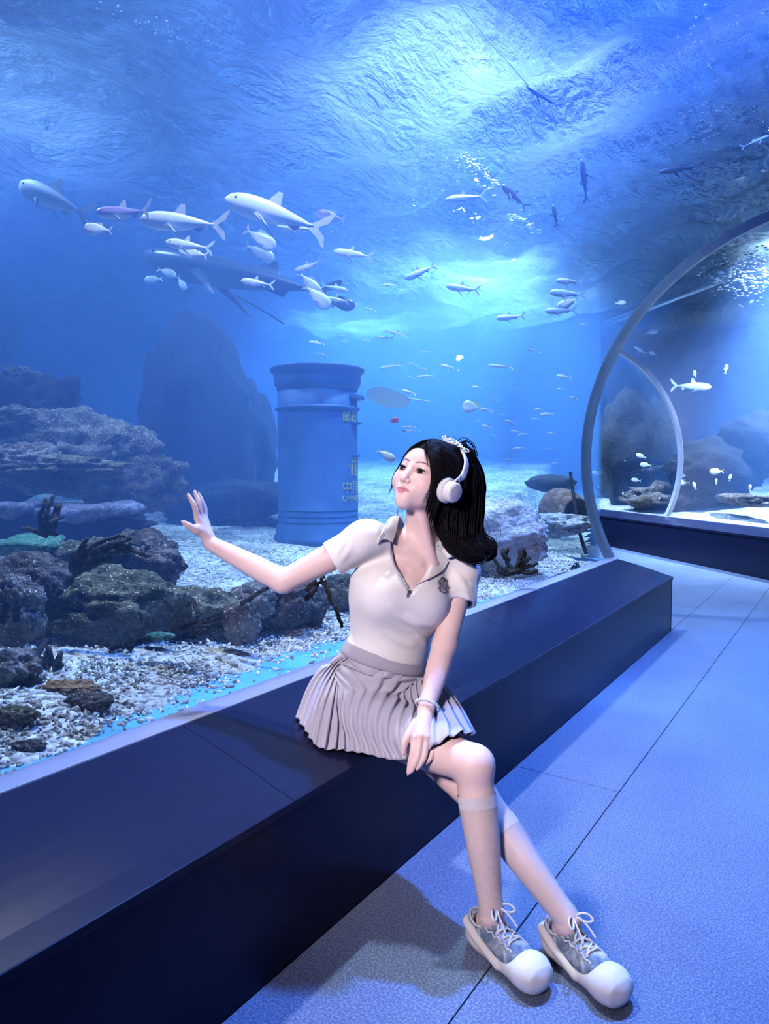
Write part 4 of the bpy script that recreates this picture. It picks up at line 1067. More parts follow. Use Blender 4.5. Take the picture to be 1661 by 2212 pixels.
bo = link('hair_bow', bow(), simple('white_ribbon', (.82, .78, .78), .7, .05, 60)); md = bo.modifiers.new('t', 'SOLIDIFY'); md.thickness = .002
tag(bo, 'small ruffled white bow at the crown beside the headband', 'hair bow')
# bead bracelet
br = empty('bracelet'); tag(br, 'pale translucent bead bracelet on the wrist of the resting arm', 'bracelet')
M_BEAD = NT('pale_bead'); M_BEAD.set(col=(.82, .74, .80), rough=.12, spec=.6, sss=.3); M_BEAD = M_BEAD.m
bc = lerp(wrL, elL, .06); ba = unit(elL-wrL+RT*.05); b1 = unit(np.cross(ba, FW)); b2 = np.cross(ba, b1)
bead = lathe([(.0008, -.0044), (.0034, -.0034), (.0047, 0), (.0034, .0034), (.0008, .0044)], 10)
NB = 28
for k in range(NB):
    a = 2*math.pi*k/NB; o = bc+(b1*math.cos(a)+b2*math.sin(a))*.0335-ba*.008*math.cos(a); tn = unit(-b1*math.sin(a)+b2*math.cos(a)); rd = unit(np.cross(tn, ba))
    link('bead', MB().add(orient(bead, o, rd, ba, tn)).mesh('bead'), M_BEAD, br)
# ------------------------------------------------------------------ sneakers
def m_denim():
    t = NT('washed_denim'); t.set(rough=.85, spec=.2); p = t.pos(); n = t.noise(p, 26, 5, .6, .8); w = t.noise(t.pos((1, 3, 1)), 900, 2)
    t.link(t.ramp(n, [(.34, (.10, .15, .23)), (.48, (.22, .29, .37)), (.60, (.48, .52, .58)), (.72, (.66, .66, .70))]), t.b.inputs['Base Color']); t.bump(w, .3, .0006); return t.m
M_DENIM = m_denim(); M_SOLE = simple('cream_rubber', (.80, .76, .74), .55, .03, 25); M_LACE = simple('cream_lace', (.76, .68, .62), .8, .06, 300, .3); M_EDGE = simple('frayed_edge', (.62, .62, .68), .9, .15, 150, .3)
I3 = np.eye(3); AX = np.stack([V3(0, 1, 0), V3(0, 0, 1), V3(1, 0, 0)])     # loft along x
def shoe_parts():
    parts = {}
    S = SDF(); S.add(loft((0, 0, 0), AX, [(-.006, .018, .024, 0, .036), (.006, .031, .036, 0, .033), (.04, .039, .040, 0, .030), (.10, .038, .034, 0, .026), (.15, .042, .034, 0, .027), (.195, .050, .040, 0, .036), (.235, .0535, .043, 0, .044), (.258, .047, .038, 0, .041), (.266, .040, .030, 0, .038)]), .01)
    S.add(ellip((.236, 0, .041), I3, (.052, .054, .043)), .02)
    for s in (-1, 1): S.add(polycone([(.004, s*.022, .062), (.05, s*.037, .056), (.10, s*.038, .040), (.15, s*.041, .022)], [.012, .012, .012, .009]), .012)
    S.add(polycone([(.05, .030, .060), (.004, .022, .064), (-.002, 0, .065), (.004, -.022, .064), (.05, -.030, .060)], [.010, .011, .011, .011, .010]), .008)
    S.cut(lambda p: .0005-p[:, 2], .006)
    parts['sole'] = mesh_sdf('sole', S, (-.04, -.08, -.01), (.32, .08, .11), .0042, 12)
    U_ = SDF(); U_.add(loft((0, 0, 0), AX, [(.004, .020, .030, 0, .060), (.02, .030, .042, 0, .060), (.07, .036, .048, 0, .060), (.11, .038, .050, 0, .060), (.15, .042, .044, 0, .056), (.19, .044, .036, 0, .054), (.225, .042, .030, 0, .050)]), .01)
    top = catmull(np.array([(-.02, .098), (.02, .096), (.05, .084), (.08, .088), (.10, .100), (.13, .115), (.2, .13)]), 6)
    U_.cut(lambda p: p[:, 2]-np.interp(p[:, 0], top[:, 0], top[:, 1]), .004)
    U_.sub(polycone([(.05, 0, .13), (.055, 0, .075)], [.033, .029]), .004)
    parts['upper'] = mesh_sdf('upper', U_, (-.02, -.07, .02), (.26, .07, .14), .0042, 12)
    return parts, U_
SP, SU = shoe_parts()
def surf_top(x, y, off=.0025):                                     # height of the upper at (x, y)
    z = .14
    for _ in range(40):
        d = SU(np.array([[x, y, z]]))[0]
        if d < .0004: break
        z -= max(d*.7, .0004)
    return V3(x, y, z+off)
def tongue():
    v = []; f = []; n = 9; m = 12
    for i in range(m):
        t = i/(m-1); x = .165-.085*t; z = .088+.052*t**1.2; w = .020+.008*t-.004*max(0, t-.85)/.15
        for j in range(n): s = -1+2*j/(n-1); v.append((x-.010*s*s*.6, s*w, z-.012*s*s+(.004 if t > .8 else 0)*(1-s*s)))
    for i in range(m-1):
        for j in range(n-1): f.append((i*n+j, i*n+j+1, (i+1)*n+j+1, (i+1)*n+j))
    return pydata('tongue', v, f)
tong_me = tongue()
EYX = [.108, .130, .152, .174]
def make_shoe(origin, d, label):
    e = empty('sneaker'); ang = math.atan2(d[1], d[0]); e.location = origin; e.rotation_euler = (0, 0, ang); e.scale = (.96, .96, .96)
    tag(e, label, 'shoe', 'sneakers on the sitter')
    link('sole', SP['sole'], M_SOLE, e); up = link('upper', SP['upper'], M_DENIM, e)
    t = link('tongue', tong_me, M_DENIM, e); md = t.modifiers.new('t', 'SOLIDIFY'); md.thickness = .005; md.offset = 0
    # raw collar rim
    rim = []
    for a in np.linspace(.35*np.pi, 1.65*np.pi, 30): 
        x = .052+.046*math.cos(a); y = .0335*math.sin(a)*(1 if x < .06 else 1); rim.append(V3(x, y, np.interp(x, [0, .02, .05, .08], [.094, .094, .083, .087])))
    link('collar_rim', MB().add(tube(rim, .0032, 8)).mesh('collar_rim'), M_EDGE, up)
    for s in (-1, 1):                                              # eyestay panels with a scalloped frayed edge
        P = [surf_top(x, s*(.030+.0018*math.sin(x*260)), .001) for x in np.linspace(.085, .195, 26)]
        link('frayed_edge', MB().add(tube(P, .0026, 6)).mesh('frayed_edge'), M_EDGE, up)
    loc = {}
    tor = [(.0036+.0014*math.cos(a), .0014*math.sin(a)) for a in np.linspace(0, 2*np.pi, 8)]
    for i, x in enumerate(EYX):
        for s in (-1, 1):
            P = surf_top(x, s*.0235, .0012); loc[(i, s)] = P; n = unit(V3(.1, s*.55, 1)); a1 = unit(np.cross(n, V3(1, 0, 0))); a2 = np.cross(a1, n)
            link('eyelet', MB().add(orient(lathe(tor, 14, False), P, a1, a2, n)).mesh('eyelet'), M_EDGE, e)
    def tongue_z(x): t_ = (.165-x)/.085; return .088+.052*max(t_, 0)**1.2 if t_ >= 0 else .088
    def lace(a, b, lift=.006): 
        mid = (a+b)/2; mid[2] = max(mid[2], tongue_z(mid[0])+.006)+lift*.3; m1 = lerp(a, mid, .5); m2 = lerp(b, mid, .5); m1[2] += .004; m2[2] += .004
        link('lace', MB().add(tube(catmull([a, m1, mid, m2, b], 5), .0029, 8)).mesh('lace'), M_LACE, e)
    for i in range(3): lace(loc[(i, -1)], loc[(i+1, 1)]); lace(loc[(i, 1)], loc[(i+1, -1)], .010)
    lace(loc[(3, -1)], loc[(3, 1)])
    k0 = V3(.100, 0, tongue_z(.100)+.014)
    for s in (-1, 1): link('lace', MB().add(tube(catmull([loc[(0, s)], V3(.105, s*.012, k0[2]-.002), k0], 6), .0029, 8)).mesh('lace'), M_LACE, e)
    for s in (-1, 1):                                              # bow loops and ends
        lp = [k0, k0+V3(.006, s*.018, .012), k0+V3(.020, s*.036, .012), k0+V3(.034, s*.040, .002), k0+V3(.028, s*.026, -.002), k0+V3(.010, s*.008, .002)]
        link('lace_loop', MB().add(tube(catmull(lp, 7), .0030, 8)).mesh('lace_loop'), M_LACE, e)
        en = [k0, k0+V3(.016, s*.010, .006), k0+V3(.040, s*.018, -.008), k0+V3(.062, s*.022, -.026)]
        link('lace_end', MB().add(tube(catmull(en, 6), .0028, 8)).mesh('lace_end'), M_LACE, e)
    kn_ = [k0+V3(.008*math.sin(t*2.2)*.8, .009*math.cos(t*3.1), .004*math.sin(t*4)) for t in np.linspace(0, 6.28, 26)]
    link('lace_knot', MB().add(tube(kn_, .0033, 8)).mesh('lace_knot'), M_LACE, e)
    return e
make_shoe((anR[0]-FDIR[0][0]*.080, anR[1]-FDIR[0][1]*.080, .0), FDIR[0], 'chunky cream-soled denim sneaker on the nearer foot, left in the picture')
make_shoe((anL[0]-FDIR[1][0]*.080, anL[1]-FDIR[1][1]*.080, .0), FDIR[1], 'chunky cream-soled denim sneaker on the farther foot, right in the picture')
# ------------------------------------------------------------------ tank bottom
from mathutils import noise as mnoise
def vnoise(P, sc, seed=0, octv=4):
    o = Vector((seed*7.3, seed*3.1, seed*5.7)); return np.array([mnoise.fractal(Vector(p)*sc+o, 1.0, 2.0, octv) for p in P])
def sB(x, y): return (x-P0[0])*N[0]+(y-P0[1])*N[1]
def ground(x, y):
    d = -1.745-x; dist = np.hypot(x, y)
    edge = np.interp(y, [0, 1.0, 1.45, 2.0, 2.6, 3.4, 4.6, 6.2], [.08, .13, .18, .28, .27, .18, .10, .03])+.035*np.sin(y*9)+.025*np.sin(y*23+1)
    k = np.clip((d-edge)/.5, -.3, 1); z = .497+.075*k*(1.6-.6*k)
    z = z+.035*np.sin(x*1.7+.5)*np.sin(y*1.3)*np.clip((d-.4)/1.2, 0, 1)
    z = z+.062*np.maximum(dist-4.6, 0)
    s = sB(x, y); cap = .505+.10*np.maximum(s-.5, 0)
    inB = ((x*SIGHT[0]+y*SIGHT[1])*np.sign(U@SIGHT) > -1.0)
    return np.where(inB & (y > 5.5), np.minimum(z, np.maximum(cap, .3)), z)
def terrain():
    xs_ = np.arange(-14.9, 8.5, .085); ys_ = np.arange(-4.5, 23.5, .085); X, Y = np.meshgrid(xs_, ys_, indexing='ij'); Z = ground(X, Y)
    Z += .012*np.sin(X*11+Y*3)*np.sin(Y*13)
    sg = np.sign(U@SIGHT); sd = (X*SIGHT[0]+Y*SIGHT[1])*sg
    ok = ((X < -1.76) & (Y < 5.95)) | ((Y >= 5.95) & (sd < -.02) & (X < -1.7)) | ((sB(X, Y) > .54) & (sd > -.3)) | ((sB(X, Y) > .8) & (Y > 6))
    nx, ny = X.shape; idx = np.arange(nx*ny).reshape(nx, ny); c = ok[:-1, :-1] & ok[1:, :-1] & ok[1:, 1:] & ok[:-1, 1:]
    f = np.stack([idx[:-1, :-1], idx[1:, :-1], idx[1:, 1:], idx[:-1, 1:]], -1)[c]
    used = np.unique(f); mp = np.full(nx*ny, -1); mp[used] = np.arange(len(used))
    return pydata('gravel_bed', np.stack([X, Y, Z], -1).reshape(-1, 3)[used], mp[f])
def m_gravel():
    t = NT('coral_gravel'); t.set(rough=.9, spec=.2); p = t.pos()
    v = t.node('ShaderNodeTexVoronoi'); v.inputs['Scale'].default_value = 42; t.link(p, v.inputs['Vector'])
    n = t.noise(p, 1.3, 5, .6)
    sep = t.node('ShaderNodeSeparateColor'); t.link(v.outputs['Color'], sep.inputs[0])
    base = t.ramp(sep.outputs[0], [(.0, (.16, .15, .13)), (.22, (.40, .38, .35)), (.5, (.70, .69, .66)), (1, (.88, .87, .85))])
    dk = t.ramp(n, [(.36, (.45, .44, .42)), (.55, (1, 1, 1))])
    mx = t.node('ShaderNodeMix', data_type='RGBA', blend_type='MULTIPLY'); mx.inputs[0].default_value = 1; t.link(base, mx.inputs[6]); t.link(dk, mx.inputs[7]); t.link(mx.outputs[2], t.b.inputs['Base Color'])
    inv = t.node('ShaderNodeMath', operation='SUBTRACT'); inv.inputs[0].default_value = 1; t.link(v.outputs['Distance'], inv.inputs[1]); t.bump(inv.outputs[0], .9, .02); return t.m
M_GRAV = m_gravel()
gb = link('gravel_bed', terrain(), M_GRAV); tag(gb, 'pale coral gravel covering the tank bottom', 'gravel', kind='stuff')
M_BLUE = simple('blue_tank_floor', (.10, .42, .85), .6, .10, 6)
tf = link('tank_floor', box_mesh('tank_floor', (-3.2, -4.5, .40), (-1.748, 6.3, .5035)), M_BLUE); tag(tf, 'bright blue painted tank floor beside the glass', kind='structure')

# ---- rubble
def pebble(seed, elong):
    bm = bmesh.new(); bmesh.ops.create_icosphere(bm, subdivisions=1, radius=1); r = np.random.default_rng(seed)
    for v in bm.verts: v.co = Vector(v.co)*r.uniform(.45, 1.3); v.co.x *= elong; v.co.z *= .62; v.co.y *= .8
    v = np.array([x.co[:] for x in bm.verts]); f = np.array([[w.index for w in q_.verts] for q_ in bm.faces]); bm.free(); return v, f
PEB = [pebble(i, e) for i, e in enumerate((1.0, 1.1, 1.7, 1.3, 2.1, 1.0))]
PAL = np.array([(.80, .78, .75), (.72, .70, .66), (.62, .58, .52), (.42, .38, .33), (.24, .21, .18), (.50, .42, .36), (.85, .84, .82), (.34, .36, .33)])
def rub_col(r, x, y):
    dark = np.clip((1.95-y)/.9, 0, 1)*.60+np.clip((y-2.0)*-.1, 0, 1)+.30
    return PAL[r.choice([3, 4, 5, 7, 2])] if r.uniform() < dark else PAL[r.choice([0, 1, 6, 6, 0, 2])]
def scatter():
    r = np.random.default_rng(11); items = []
    def add(x, y, s): items.append((x, y, s, r.integers(0, 6), r.uniform(0, 6.28, 3), rub_col(r, x, y)))
    n = 0
    while n < 30000:
        x = -1.76-abs(r.normal(0, 1.05)); y = r.uniform(.55, 6.0)
        if x < -4.3: continue
        edge = np.interp(y, [0, 1.0, 1.45, 2.0, 2.6, 3.4, 4.6, 6.2], [.08, .13, .18, .28, .27, .18, .10, .03]); d = -1.745-x
        if d < edge*r.uniform(.75, 1.25) and r.uniform() > .05: continue
        add(x, y, abs(r.normal(.0042, .0022))+.0026); n += 1
    for _ in range(420):
        y = r.uniform(.7, 3.4); x = -1.80-abs(r.normal(0, .55)); add(x, y, r.uniform(.008, .016))
    return items
RUB = scatter()
def place_vis(it):
    P = V3(it[0], it[1], float(ground(np.array(it[0]), np.array(it[1])))); q_ = P-CAM; z = q_@FW
    return it[2]/z if abs(CXP+FPX*(q_@RT)/z-CXP) < CXP+20 and CYP-FPX*(q_@UP)/z < 1760 else 0
vis = np.array([place_vis(it) for it in RUB]); order = np.argsort(-vis); single = set(order[:300].tolist())
def rot3(a): return np.array(Matrix.Rotation(a[2], 3, 'Z') @ Matrix.Rotation(a[0]*.25, 3, 'X') @ Matrix.Rotation(a[1]*.25, 3, 'Y'))
vv, ff, cc = [], [], []; nn = 0
zz = ground(np.array([i[0] for i in RUB]), np.array([i[1] for i in RUB]))
zz = np.maximum(zz, .5035)
M_RUB = m_paint('rubble', .9, spec=.2)
peb_me = {}
for k, (it, z) in enumerate(zip(RUB, zz)):
    v, f = PEB[it[3]]; R3 = rot3(it[4])
    if k in single:
        ci = int(np.argmin(np.abs(PAL-it[5]).sum(1))); key = (it[3], ci)
        if key not in peb_me:
            me = pydata('rubble_piece', v, f, False); set_color(me, np.tile(PAL[ci], (len(v), 1))); me.materials.append(M_RUB); peb_me[key] = me
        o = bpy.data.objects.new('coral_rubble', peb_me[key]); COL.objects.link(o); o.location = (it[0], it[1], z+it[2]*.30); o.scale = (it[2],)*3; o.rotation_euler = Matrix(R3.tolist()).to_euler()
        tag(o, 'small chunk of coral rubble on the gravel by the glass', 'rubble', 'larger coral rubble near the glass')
    else:
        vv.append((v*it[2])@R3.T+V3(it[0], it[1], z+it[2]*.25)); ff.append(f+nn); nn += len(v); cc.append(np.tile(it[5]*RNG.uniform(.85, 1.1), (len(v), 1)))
me = pydata('coral_rubble_bed', np.concatenate(vv), np.concatenate(ff), False); set_color(me, np.clip(np.concatenate(cc), 0, 1))
tag(link('coral_rubble_bed', me, M_RUB), 'countless small bits of coral rubble strewn over the gravel', 'rubble', kind='stuff')

# ------------------------------------------------------------------ rocks
def m_rock(name, a, b, c, bump=.8, scale=9, spk=.63):
    t = NT(name); t.set(rough=.9, spec=.2); p = t.pos(); n = t.noise(p, scale, 8, .62, .4); n2 = t.noise(p, scale*5, 4, .6)
    base = t.ramp(n, [(.32, a), (.5, b), (.68, c)]); n3 = t.noise(p, scale*9, 2, .5); mk = t.ramp(n3, [(spk, (0, 0, 0)), (spk+.03, (1, 1, 1))])
    mx = t.node('ShaderNodeMix', data_type='RGBA'); t.link(mk, mx.inputs[0]); t.link(base, mx.inputs[6]); mx.inputs[7].default_value = (*[min(1, q_*1.6+.15) for q_ in c], 1); t.link(mx.outputs[2], t.b.inputs['Base Color'])
    ad = t.node('ShaderNodeMath', operation='ADD'); t.link(n2, ad.inputs[0]); t.link(n, ad.inputs[1]); t.bump(ad.outputs[0], bump, .05); return t.m
R_DARK = m_rock('dark_rock', (.034, .028, .024), (.10, .080, .066), (.23, .19, .16)); R_MOSS = m_rock('mossy_rock', (.034, .038, .020), (.125, .120, .070), (.30, .26, .17))
R_GREY = m_rock('grey_rock', (.08, .07, .065), (.21, .185, .165), (.44, .40, .36)); R_PALE = m_rock('pale_rock', (.30, .32, .36), (.52, .53, .55), (.78, .78, .78)); R_GREEN = m_rock('green_coral_rock', (.03, .12, .07), (.10, .34, .20), (.35, .62, .42), scale=30)
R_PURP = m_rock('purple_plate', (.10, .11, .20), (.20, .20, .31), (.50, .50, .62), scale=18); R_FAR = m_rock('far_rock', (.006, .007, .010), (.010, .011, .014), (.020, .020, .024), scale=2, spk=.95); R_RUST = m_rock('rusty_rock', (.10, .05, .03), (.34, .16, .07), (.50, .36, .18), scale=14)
def rock_mesh(name, rad, seed, rough=.28, sc=1.0, sub=4, flat=False, squash=None):
    bm = bmesh.new(); bmesh.ops.create_icosphere(bm, subdivisions=sub, radius=1)
    o = Vector((seed*3.7, seed*1.9, seed*2.3)); rx, ry, rz = rad; mean = (rx*ry*rz)**(1/3)
    for v in bm.verts:
        u = Vector(v.co); d = 1+rough*mnoise.fractal(u*1.4*sc+o, .75, 2.0, 7)+rough*.55*abs(mnoise.noise(u*4*sc+o))+rough*.25*mnoise.noise(u*11*sc+o)
        v.co = Vector((u.x*rx*d, u.y*ry*d, u.z*rz*d))
    me = bm_mesh(name, bm, True); return me
def rock(name, x, y, d, wpx, hpx, mat, label, seed, rough=.28, deep=None, cat='rock', rotz=0, sub=4, sc=1.0, tilt=0, sink=True):
    c = atd(x, y, d); k = d/FPX; rx, rz = wpx*k, hpx*k; ry = deep if deep else rx*.55
    me = rock_mesh(name, (rx, ry, rz), seed, rough, sc, sub); o = link(name, me, mat); o.location = c; o.rotation_euler = (0, tilt, YAW+rotz)
    tag(o, label, cat); return o
ROCKS = [
 # x, y, depth, half width px, half height px, material, name, label
 (62, 1262, 3.0, 100, 66, R_DARK, 'boulder', 'dark rounded boulder at the left edge below the green coral shelf', .16),
 (30, 1320, 2.75, 62, 74, R_GREY, 'boulder', 'pale grey boulder at the left edge, lowest of the left pile', .22),
 (222, 1318, 3.1, 170, 84, R_MOSS, 'boulder', 'large greenish-brown mossy boulder in the middle of the near reef', .30),
 (300, 1215, 3.55, 88, 62, R_DARK, 'boulder', 'dark overhanging rock beneath the drooping brown coral', .30),
 (185, 1225, 3.5, 90, 60, R_MOSS, 'boulder', 'brown mossy rock between the green shelf and the drooping coral', .3),
 (432, 1330, 3.2, 118, 58, R_MOSS, 'boulder', 'mossy boulder behind the black antler coral', .25),
 (520, 1345, 3.0, 40, 46, R_GREY, 'boulder', 'smooth two-lobed grey rock standing on the white gravel', .22),
 (540, 1300, 3.25, 55, 40, R_GREY, 'boulder', 'grey saddle-shaped rock behind the two-lobed rock', .2),
 (606, 1300, 3.35, 62, 58, R_DARK, 'boulder', 'dark rock under the sitter\'s raised elbow', .25),
 (662, 1308, 3.45, 46, 46, R_DARK, 'boulder', 'dark lumpy rock left of the sitter\'s waist', .25),
 (742, 1275, 3.8, 46, 38, R_MOSS, 'boulder', 'speckled rock peeking out behind the sitter\'s back', .2),
 (30, 1450, 2.45, 58, 44, R_GREY, 'boulder', 'rough grey rock at the left edge above the rubble', .35),
 (192, 1517, 2.32, 52, 22, R_DARK, 'boulder', 'dark oblong stone lying on the rubble', .18),
 (145, 1486, 2.42, 66, 14, R_RUST, 'boulder', 'orange and rust coloured flat rock above the dark oblong stone', .35),
 (60, 1615, 2.02, 34, 16, R_DARK, 'boulder', 'small brown rock on the blue floor, lower left', .35),
 (35, 1545, 2.15, 40, 18, R_MOSS, 'boulder', 'brown rock among the rubble at the left edge', .35),
 (345, 1374, 2.9, 30, 9, R_GREEN, 'boulder', 'small flat green stone on the white gravel', .2),
 (330, 1238, 4.0, 60, 12, R_PURP, 'boulder', 'pinkish flat slab behind the reef at the edge of the sand', .25),
 # the slope further back
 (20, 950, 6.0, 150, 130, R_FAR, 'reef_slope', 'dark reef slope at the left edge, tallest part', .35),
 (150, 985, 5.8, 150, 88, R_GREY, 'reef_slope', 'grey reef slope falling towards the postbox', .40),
 (270, 1040, 5.9, 110, 66, R_DARK, 'reef_slope', 'lower end of the reef slope beside the sandy gap', .35),
 (50, 905, 5.7, 75, 24, R_GREY, 'rock_ledge', 'pale ledge on top of the left reef slope', .4),
 (120, 1010, 5.0, 130, 22, R_MOSS, 'rock_ledge', 'greenish ledge half way down the reef slope', .4),
 (40, 1000, 5.0, 90, 40, R_GREY, 'rock_ledge', 'encrusted grey ledge at the left edge of the slope', .45),
 (120, 1135, 4.9, 200, 40, R_FAR, 'reef_slope', 'dark hollow rock below the purple plate corals', .25),
 (40, 815, 6.0, 40, 22, R_MOSS, 'boulder', 'round coral heads on top of the left slope', .4),
 (-8, 700, 8.0, 30, 90, R_FAR, 'boulder', 'dark rock pillar cut off by the left edge', .2),
 # silhouettes at the back
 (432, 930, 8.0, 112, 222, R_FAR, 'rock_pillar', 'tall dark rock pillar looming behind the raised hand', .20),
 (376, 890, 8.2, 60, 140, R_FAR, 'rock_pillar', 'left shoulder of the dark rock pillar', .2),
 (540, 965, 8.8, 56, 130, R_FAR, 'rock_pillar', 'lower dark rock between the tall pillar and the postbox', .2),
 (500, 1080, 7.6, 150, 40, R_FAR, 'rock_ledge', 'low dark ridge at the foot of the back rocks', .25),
 # behind the sitter to the right
 (1075, 1160, 5.0, 105, 78, R_PALE, 'boulder', 'pale glittering rock mound behind the sitter\'s hair', .25),
 (1190, 1135, 6.2, 75, 26, R_PALE, 'boulder', 'low pale mound right of the glittering rock', .3),
 (1188, 1044, 8.2, 46, 19, R_FAR, 'boulder', 'dark oval boulder on the far sand left of the arch', .12),
 # beyond the arch
]
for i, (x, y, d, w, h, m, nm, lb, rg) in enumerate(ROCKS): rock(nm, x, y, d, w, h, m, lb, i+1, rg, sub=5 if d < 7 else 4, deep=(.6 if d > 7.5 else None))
def dB(x, y, s):                                                  # distance at which a pixel's ray reaches s beyond the far bench front
    r = ray(x, y); return (s-((CAM-P0)@N))/(r@N)
for i, (x, y, s, w, h, m, nm, lb, rg) in enumerate([
 (1385, 975, 1.75, 90, 120, R_FAR, 'rock_pillar', 'pointed dark rock seen through the arch', .25), (1330, 985, 2.2, 58, 92, R_FAR, 'rock_pillar', 'dark rock beside the arch trim, left of the pointed rock', .25), (1545, 1010, 1.9, 100, 60, R_FAR, 'boulder', 'broad dark rock right of the seam beyond the arch', .22),
 (1645, 955, 2.5, 80, 66, R_FAR, 'boulder', 'dark rock at the right edge beyond the arch', .22), (1450, 1072, 1.5, 82, 26, R_DARK, 'boulder', 'low mound of rubble on the sand beyond the arch', .45), (1600, 1078, 1.2, 26, 12, R_DARK, 'boulder', 'small dark stone on the sand at the far right', .3), (1400, 1015, 1.9, 60, 28, R_DARK, 'boulder', 'brownish rock under the far fish school', .4)]):
    rock(nm, x, y, dB(x, y, s), w, h, m, lb, 60+i, rg, sub=4, deep=.7)
# plates: flat table corals
def plate(x, y, d, wpx, mat, label, seed, th=.05, deep=1.0):
    k = d/FPX*wpx; n = 40; v = []; f = []; r = np.random.default_rng(seed); ph = r.uniform(0, 6, 4)
    rows = [(.0, .0), (.35, .01), (.7, .0), (.94, -.01), (1.0, -.35), (.9, -.8), (.5, -1.2), (.15, -1.8)]
    for (q_, h) in rows:
        for j in range(n):
            a = 2*math.pi*j/n; R_ = k*q_*(1+.16*math.sin(3*a+ph[0])+.09*math.sin(7*a+ph[1])); v.append((R_*math.cos(a), deep*R_*math.sin(a)*.8, th*h+.012*math.sin(4*a+ph[2])*q_))
    f = [(i*n+j, i*n+(j+1) % n, (i+1)*n+(j+1) % n, (i+1)*n+j) for i in range(len(rows)-1) for j in range(n)]
    f.append(tuple(range((len(rows)-1)*n, len(rows)*n))[::-1])
    me = pydata('table_coral', v, f); o = link('table_coral', me, mat); o.location = atd(x, y, d); o.rotation_euler = (0.05, -.04, YAW); tag(o, label, 'coral'); return o
plate(45, 1165, 3.55, 95, R_GREEN, 'bright green shelf coral at the left edge', 1, .05); plate(225, 1182, 3.4, 60, R_GREEN, 'small green plate coral on top of the dark overhang', 2, .03)
plate(180, 1092, 4.7, 112, R_PURP, 'large violet plate coral jutting out of the reef slope', 3, .07); plate(20, 1088, 4.6, 60, R_PURP, 'violet plate coral at the left edge', 4, .06); plate(130, 1032, 5.0, 60, R_MOSS, 'olive plate coral on the reef slope', 5, .05)

# ---- branching corals
def branches(x, y, d, stems, mat, label, cat='coral', name='branching_coral', rad=1.0, seed=0):
    """stems: list of pixel polylines relative to (x, y); forks are added along them"""
    r = np.random.default_rng(seed); e = empty(name, atd(x, y, d)); tag(e, label, cat); k = d/FPX
    for st in stems:
        P = np.array([(RT*a-UP*b)*k-FW*r.normal(0, .012) for a, b in st]); P = catmull(P, 6); P += r.normal(0, .0022, P.shape)
        R_ = .011*rad*d/3*np.linspace(1.15, .62, len(P)); o = link('branch', MB().add(tube(P, R_*r.uniform(.9, 1.1, len(P)), 7)).mesh('branch'), mat, e)
    return e
C_BR = m_rock('brown_branch', (.06, .045, .035), (.14, .11, .085), (.26, .21, .17), scale=40); C_BK = m_rock('black_branch', (.014, .012, .012), (.045, .040, .036), (.10, .09, .08), scale=40)
branches(110, 1150, 3.12, [[(-15, 0), (-20, -30), (-8, -75)], [(-10, 0), (-5, -40), (5, -78)], [(0, 5), (5, -30), (12, -60)], [(0, 5), (14, -30), (22, -62)], [(-10, 5), (-40, -5), (-62, -8)], [(5, 5), (8, -20), (25, -35)]], C_BR, 'upright brown finger coral standing beside the green shelf', seed=1, rad=1.15)
branches(160, 1235, 2.84, [[(0, 0), (30, -35), (75, -60), (120, -72)], [(5, 0), (40, -30), (85, -50), (130, -60)], [(10, 0), (50, -22), (95, -42), (135, -45)], [(0, 0), (20, -40), (60, -66), (105, -78)], [(-5, 0), (10, -40), (35, -72)], [(0, 5), (40, -12), (80, -30)], [(80, -40), (115, -52), (150, -40), (162, -34)], [(0, 0), (-5, -30), (30, -60)], [(30, -25), (70, -55), (112, -66)]], C_BR, 'drooping brown fan-like branch coral at the centre of the near reef', seed=2, rad=1.2)
branches(400, 1345, 2.76, [[(0, 10), (-25, -15), (-45, -52)], [(0, 10), (-8, -25), (-18, -60)], [(5, 10), (12, -25), (-5, -62)], [(5, 10), (30, -15), (12, -50)], [(0, 10), (-40, 0), (-62, -28)], [(10, 10), (40, 0), (75, -12)], [(5, 12), (30, 5), (60, 8)], [(-40, 5), (-10, -30), (15, -45)], [(-60, 10), (-66, -10), (-70, -30)], [(-85, 12), (-90, -5), (-96, -25)], [(-72, 12), (-80, -5), (-84, -22)]], C_BK, 'black antler coral tangled in front of the mossy boulder', seed=3)
branches(600, 1285, 2.9, [[(-80, 20), (-40, -5), (-5, -28)], [(60, 10), (85, -20), (100, -40)], [(100, -30), (110, 0), (118, 22)], [(125, 25), (130, 45), (138, 70)], [(62, -10), (80, -30), (70, -55)]], C_BK, 'black twig coral around the rocks under the raised arm', seed=4, rad=.95)
branches(1110, 1235, 4.4, [[(0, 0), (-15, -25), (-12, -52)], [(0, 0), (-30, -10), (-45, -30)], [(0, 0), (12, -25), (10, -48)], [(5, 0), (30, -10), (52, -18)], [(0, 0), (-25, 5), (-38, -8)], [(5, 0), (25, -22), (36, -32)], [(8, 0), (38, 2), (50, -4)], [(-12, -25), (-25, -38), (-22, -50)], [(10, -25), (22, -36), (18, -50)]], C_BK, 'bushy dark coral on the white gravel right of the sitter\'s hair', seed=5, rad=1.0)
branches(100, 1440, 2.6, [[(-10, 0), (-12, -25), (-10, -55)], [(5, 0), (8, -20), (6, -42)], [(-25, 0), (-28, -18), (-26, -35)], [(22, 0), (26, -14), (34, -30)], [(-2, 0), (-2, -18), (0, -34)]], C_BK, 'dark finger coral clump standing on the rubble, lower left', seed=6, rad=1.5)
branches(265, 1398, 2.85, [[(-4, 0), (-5, -18), (-4, -38)], [(18, 0), (20, -12), (22, -26)], [(-18, 0), (-18, -6), (-20, -14)]], C_BK, 'three short dark coral fingers on the white gravel', seed=7, rad=1.4)
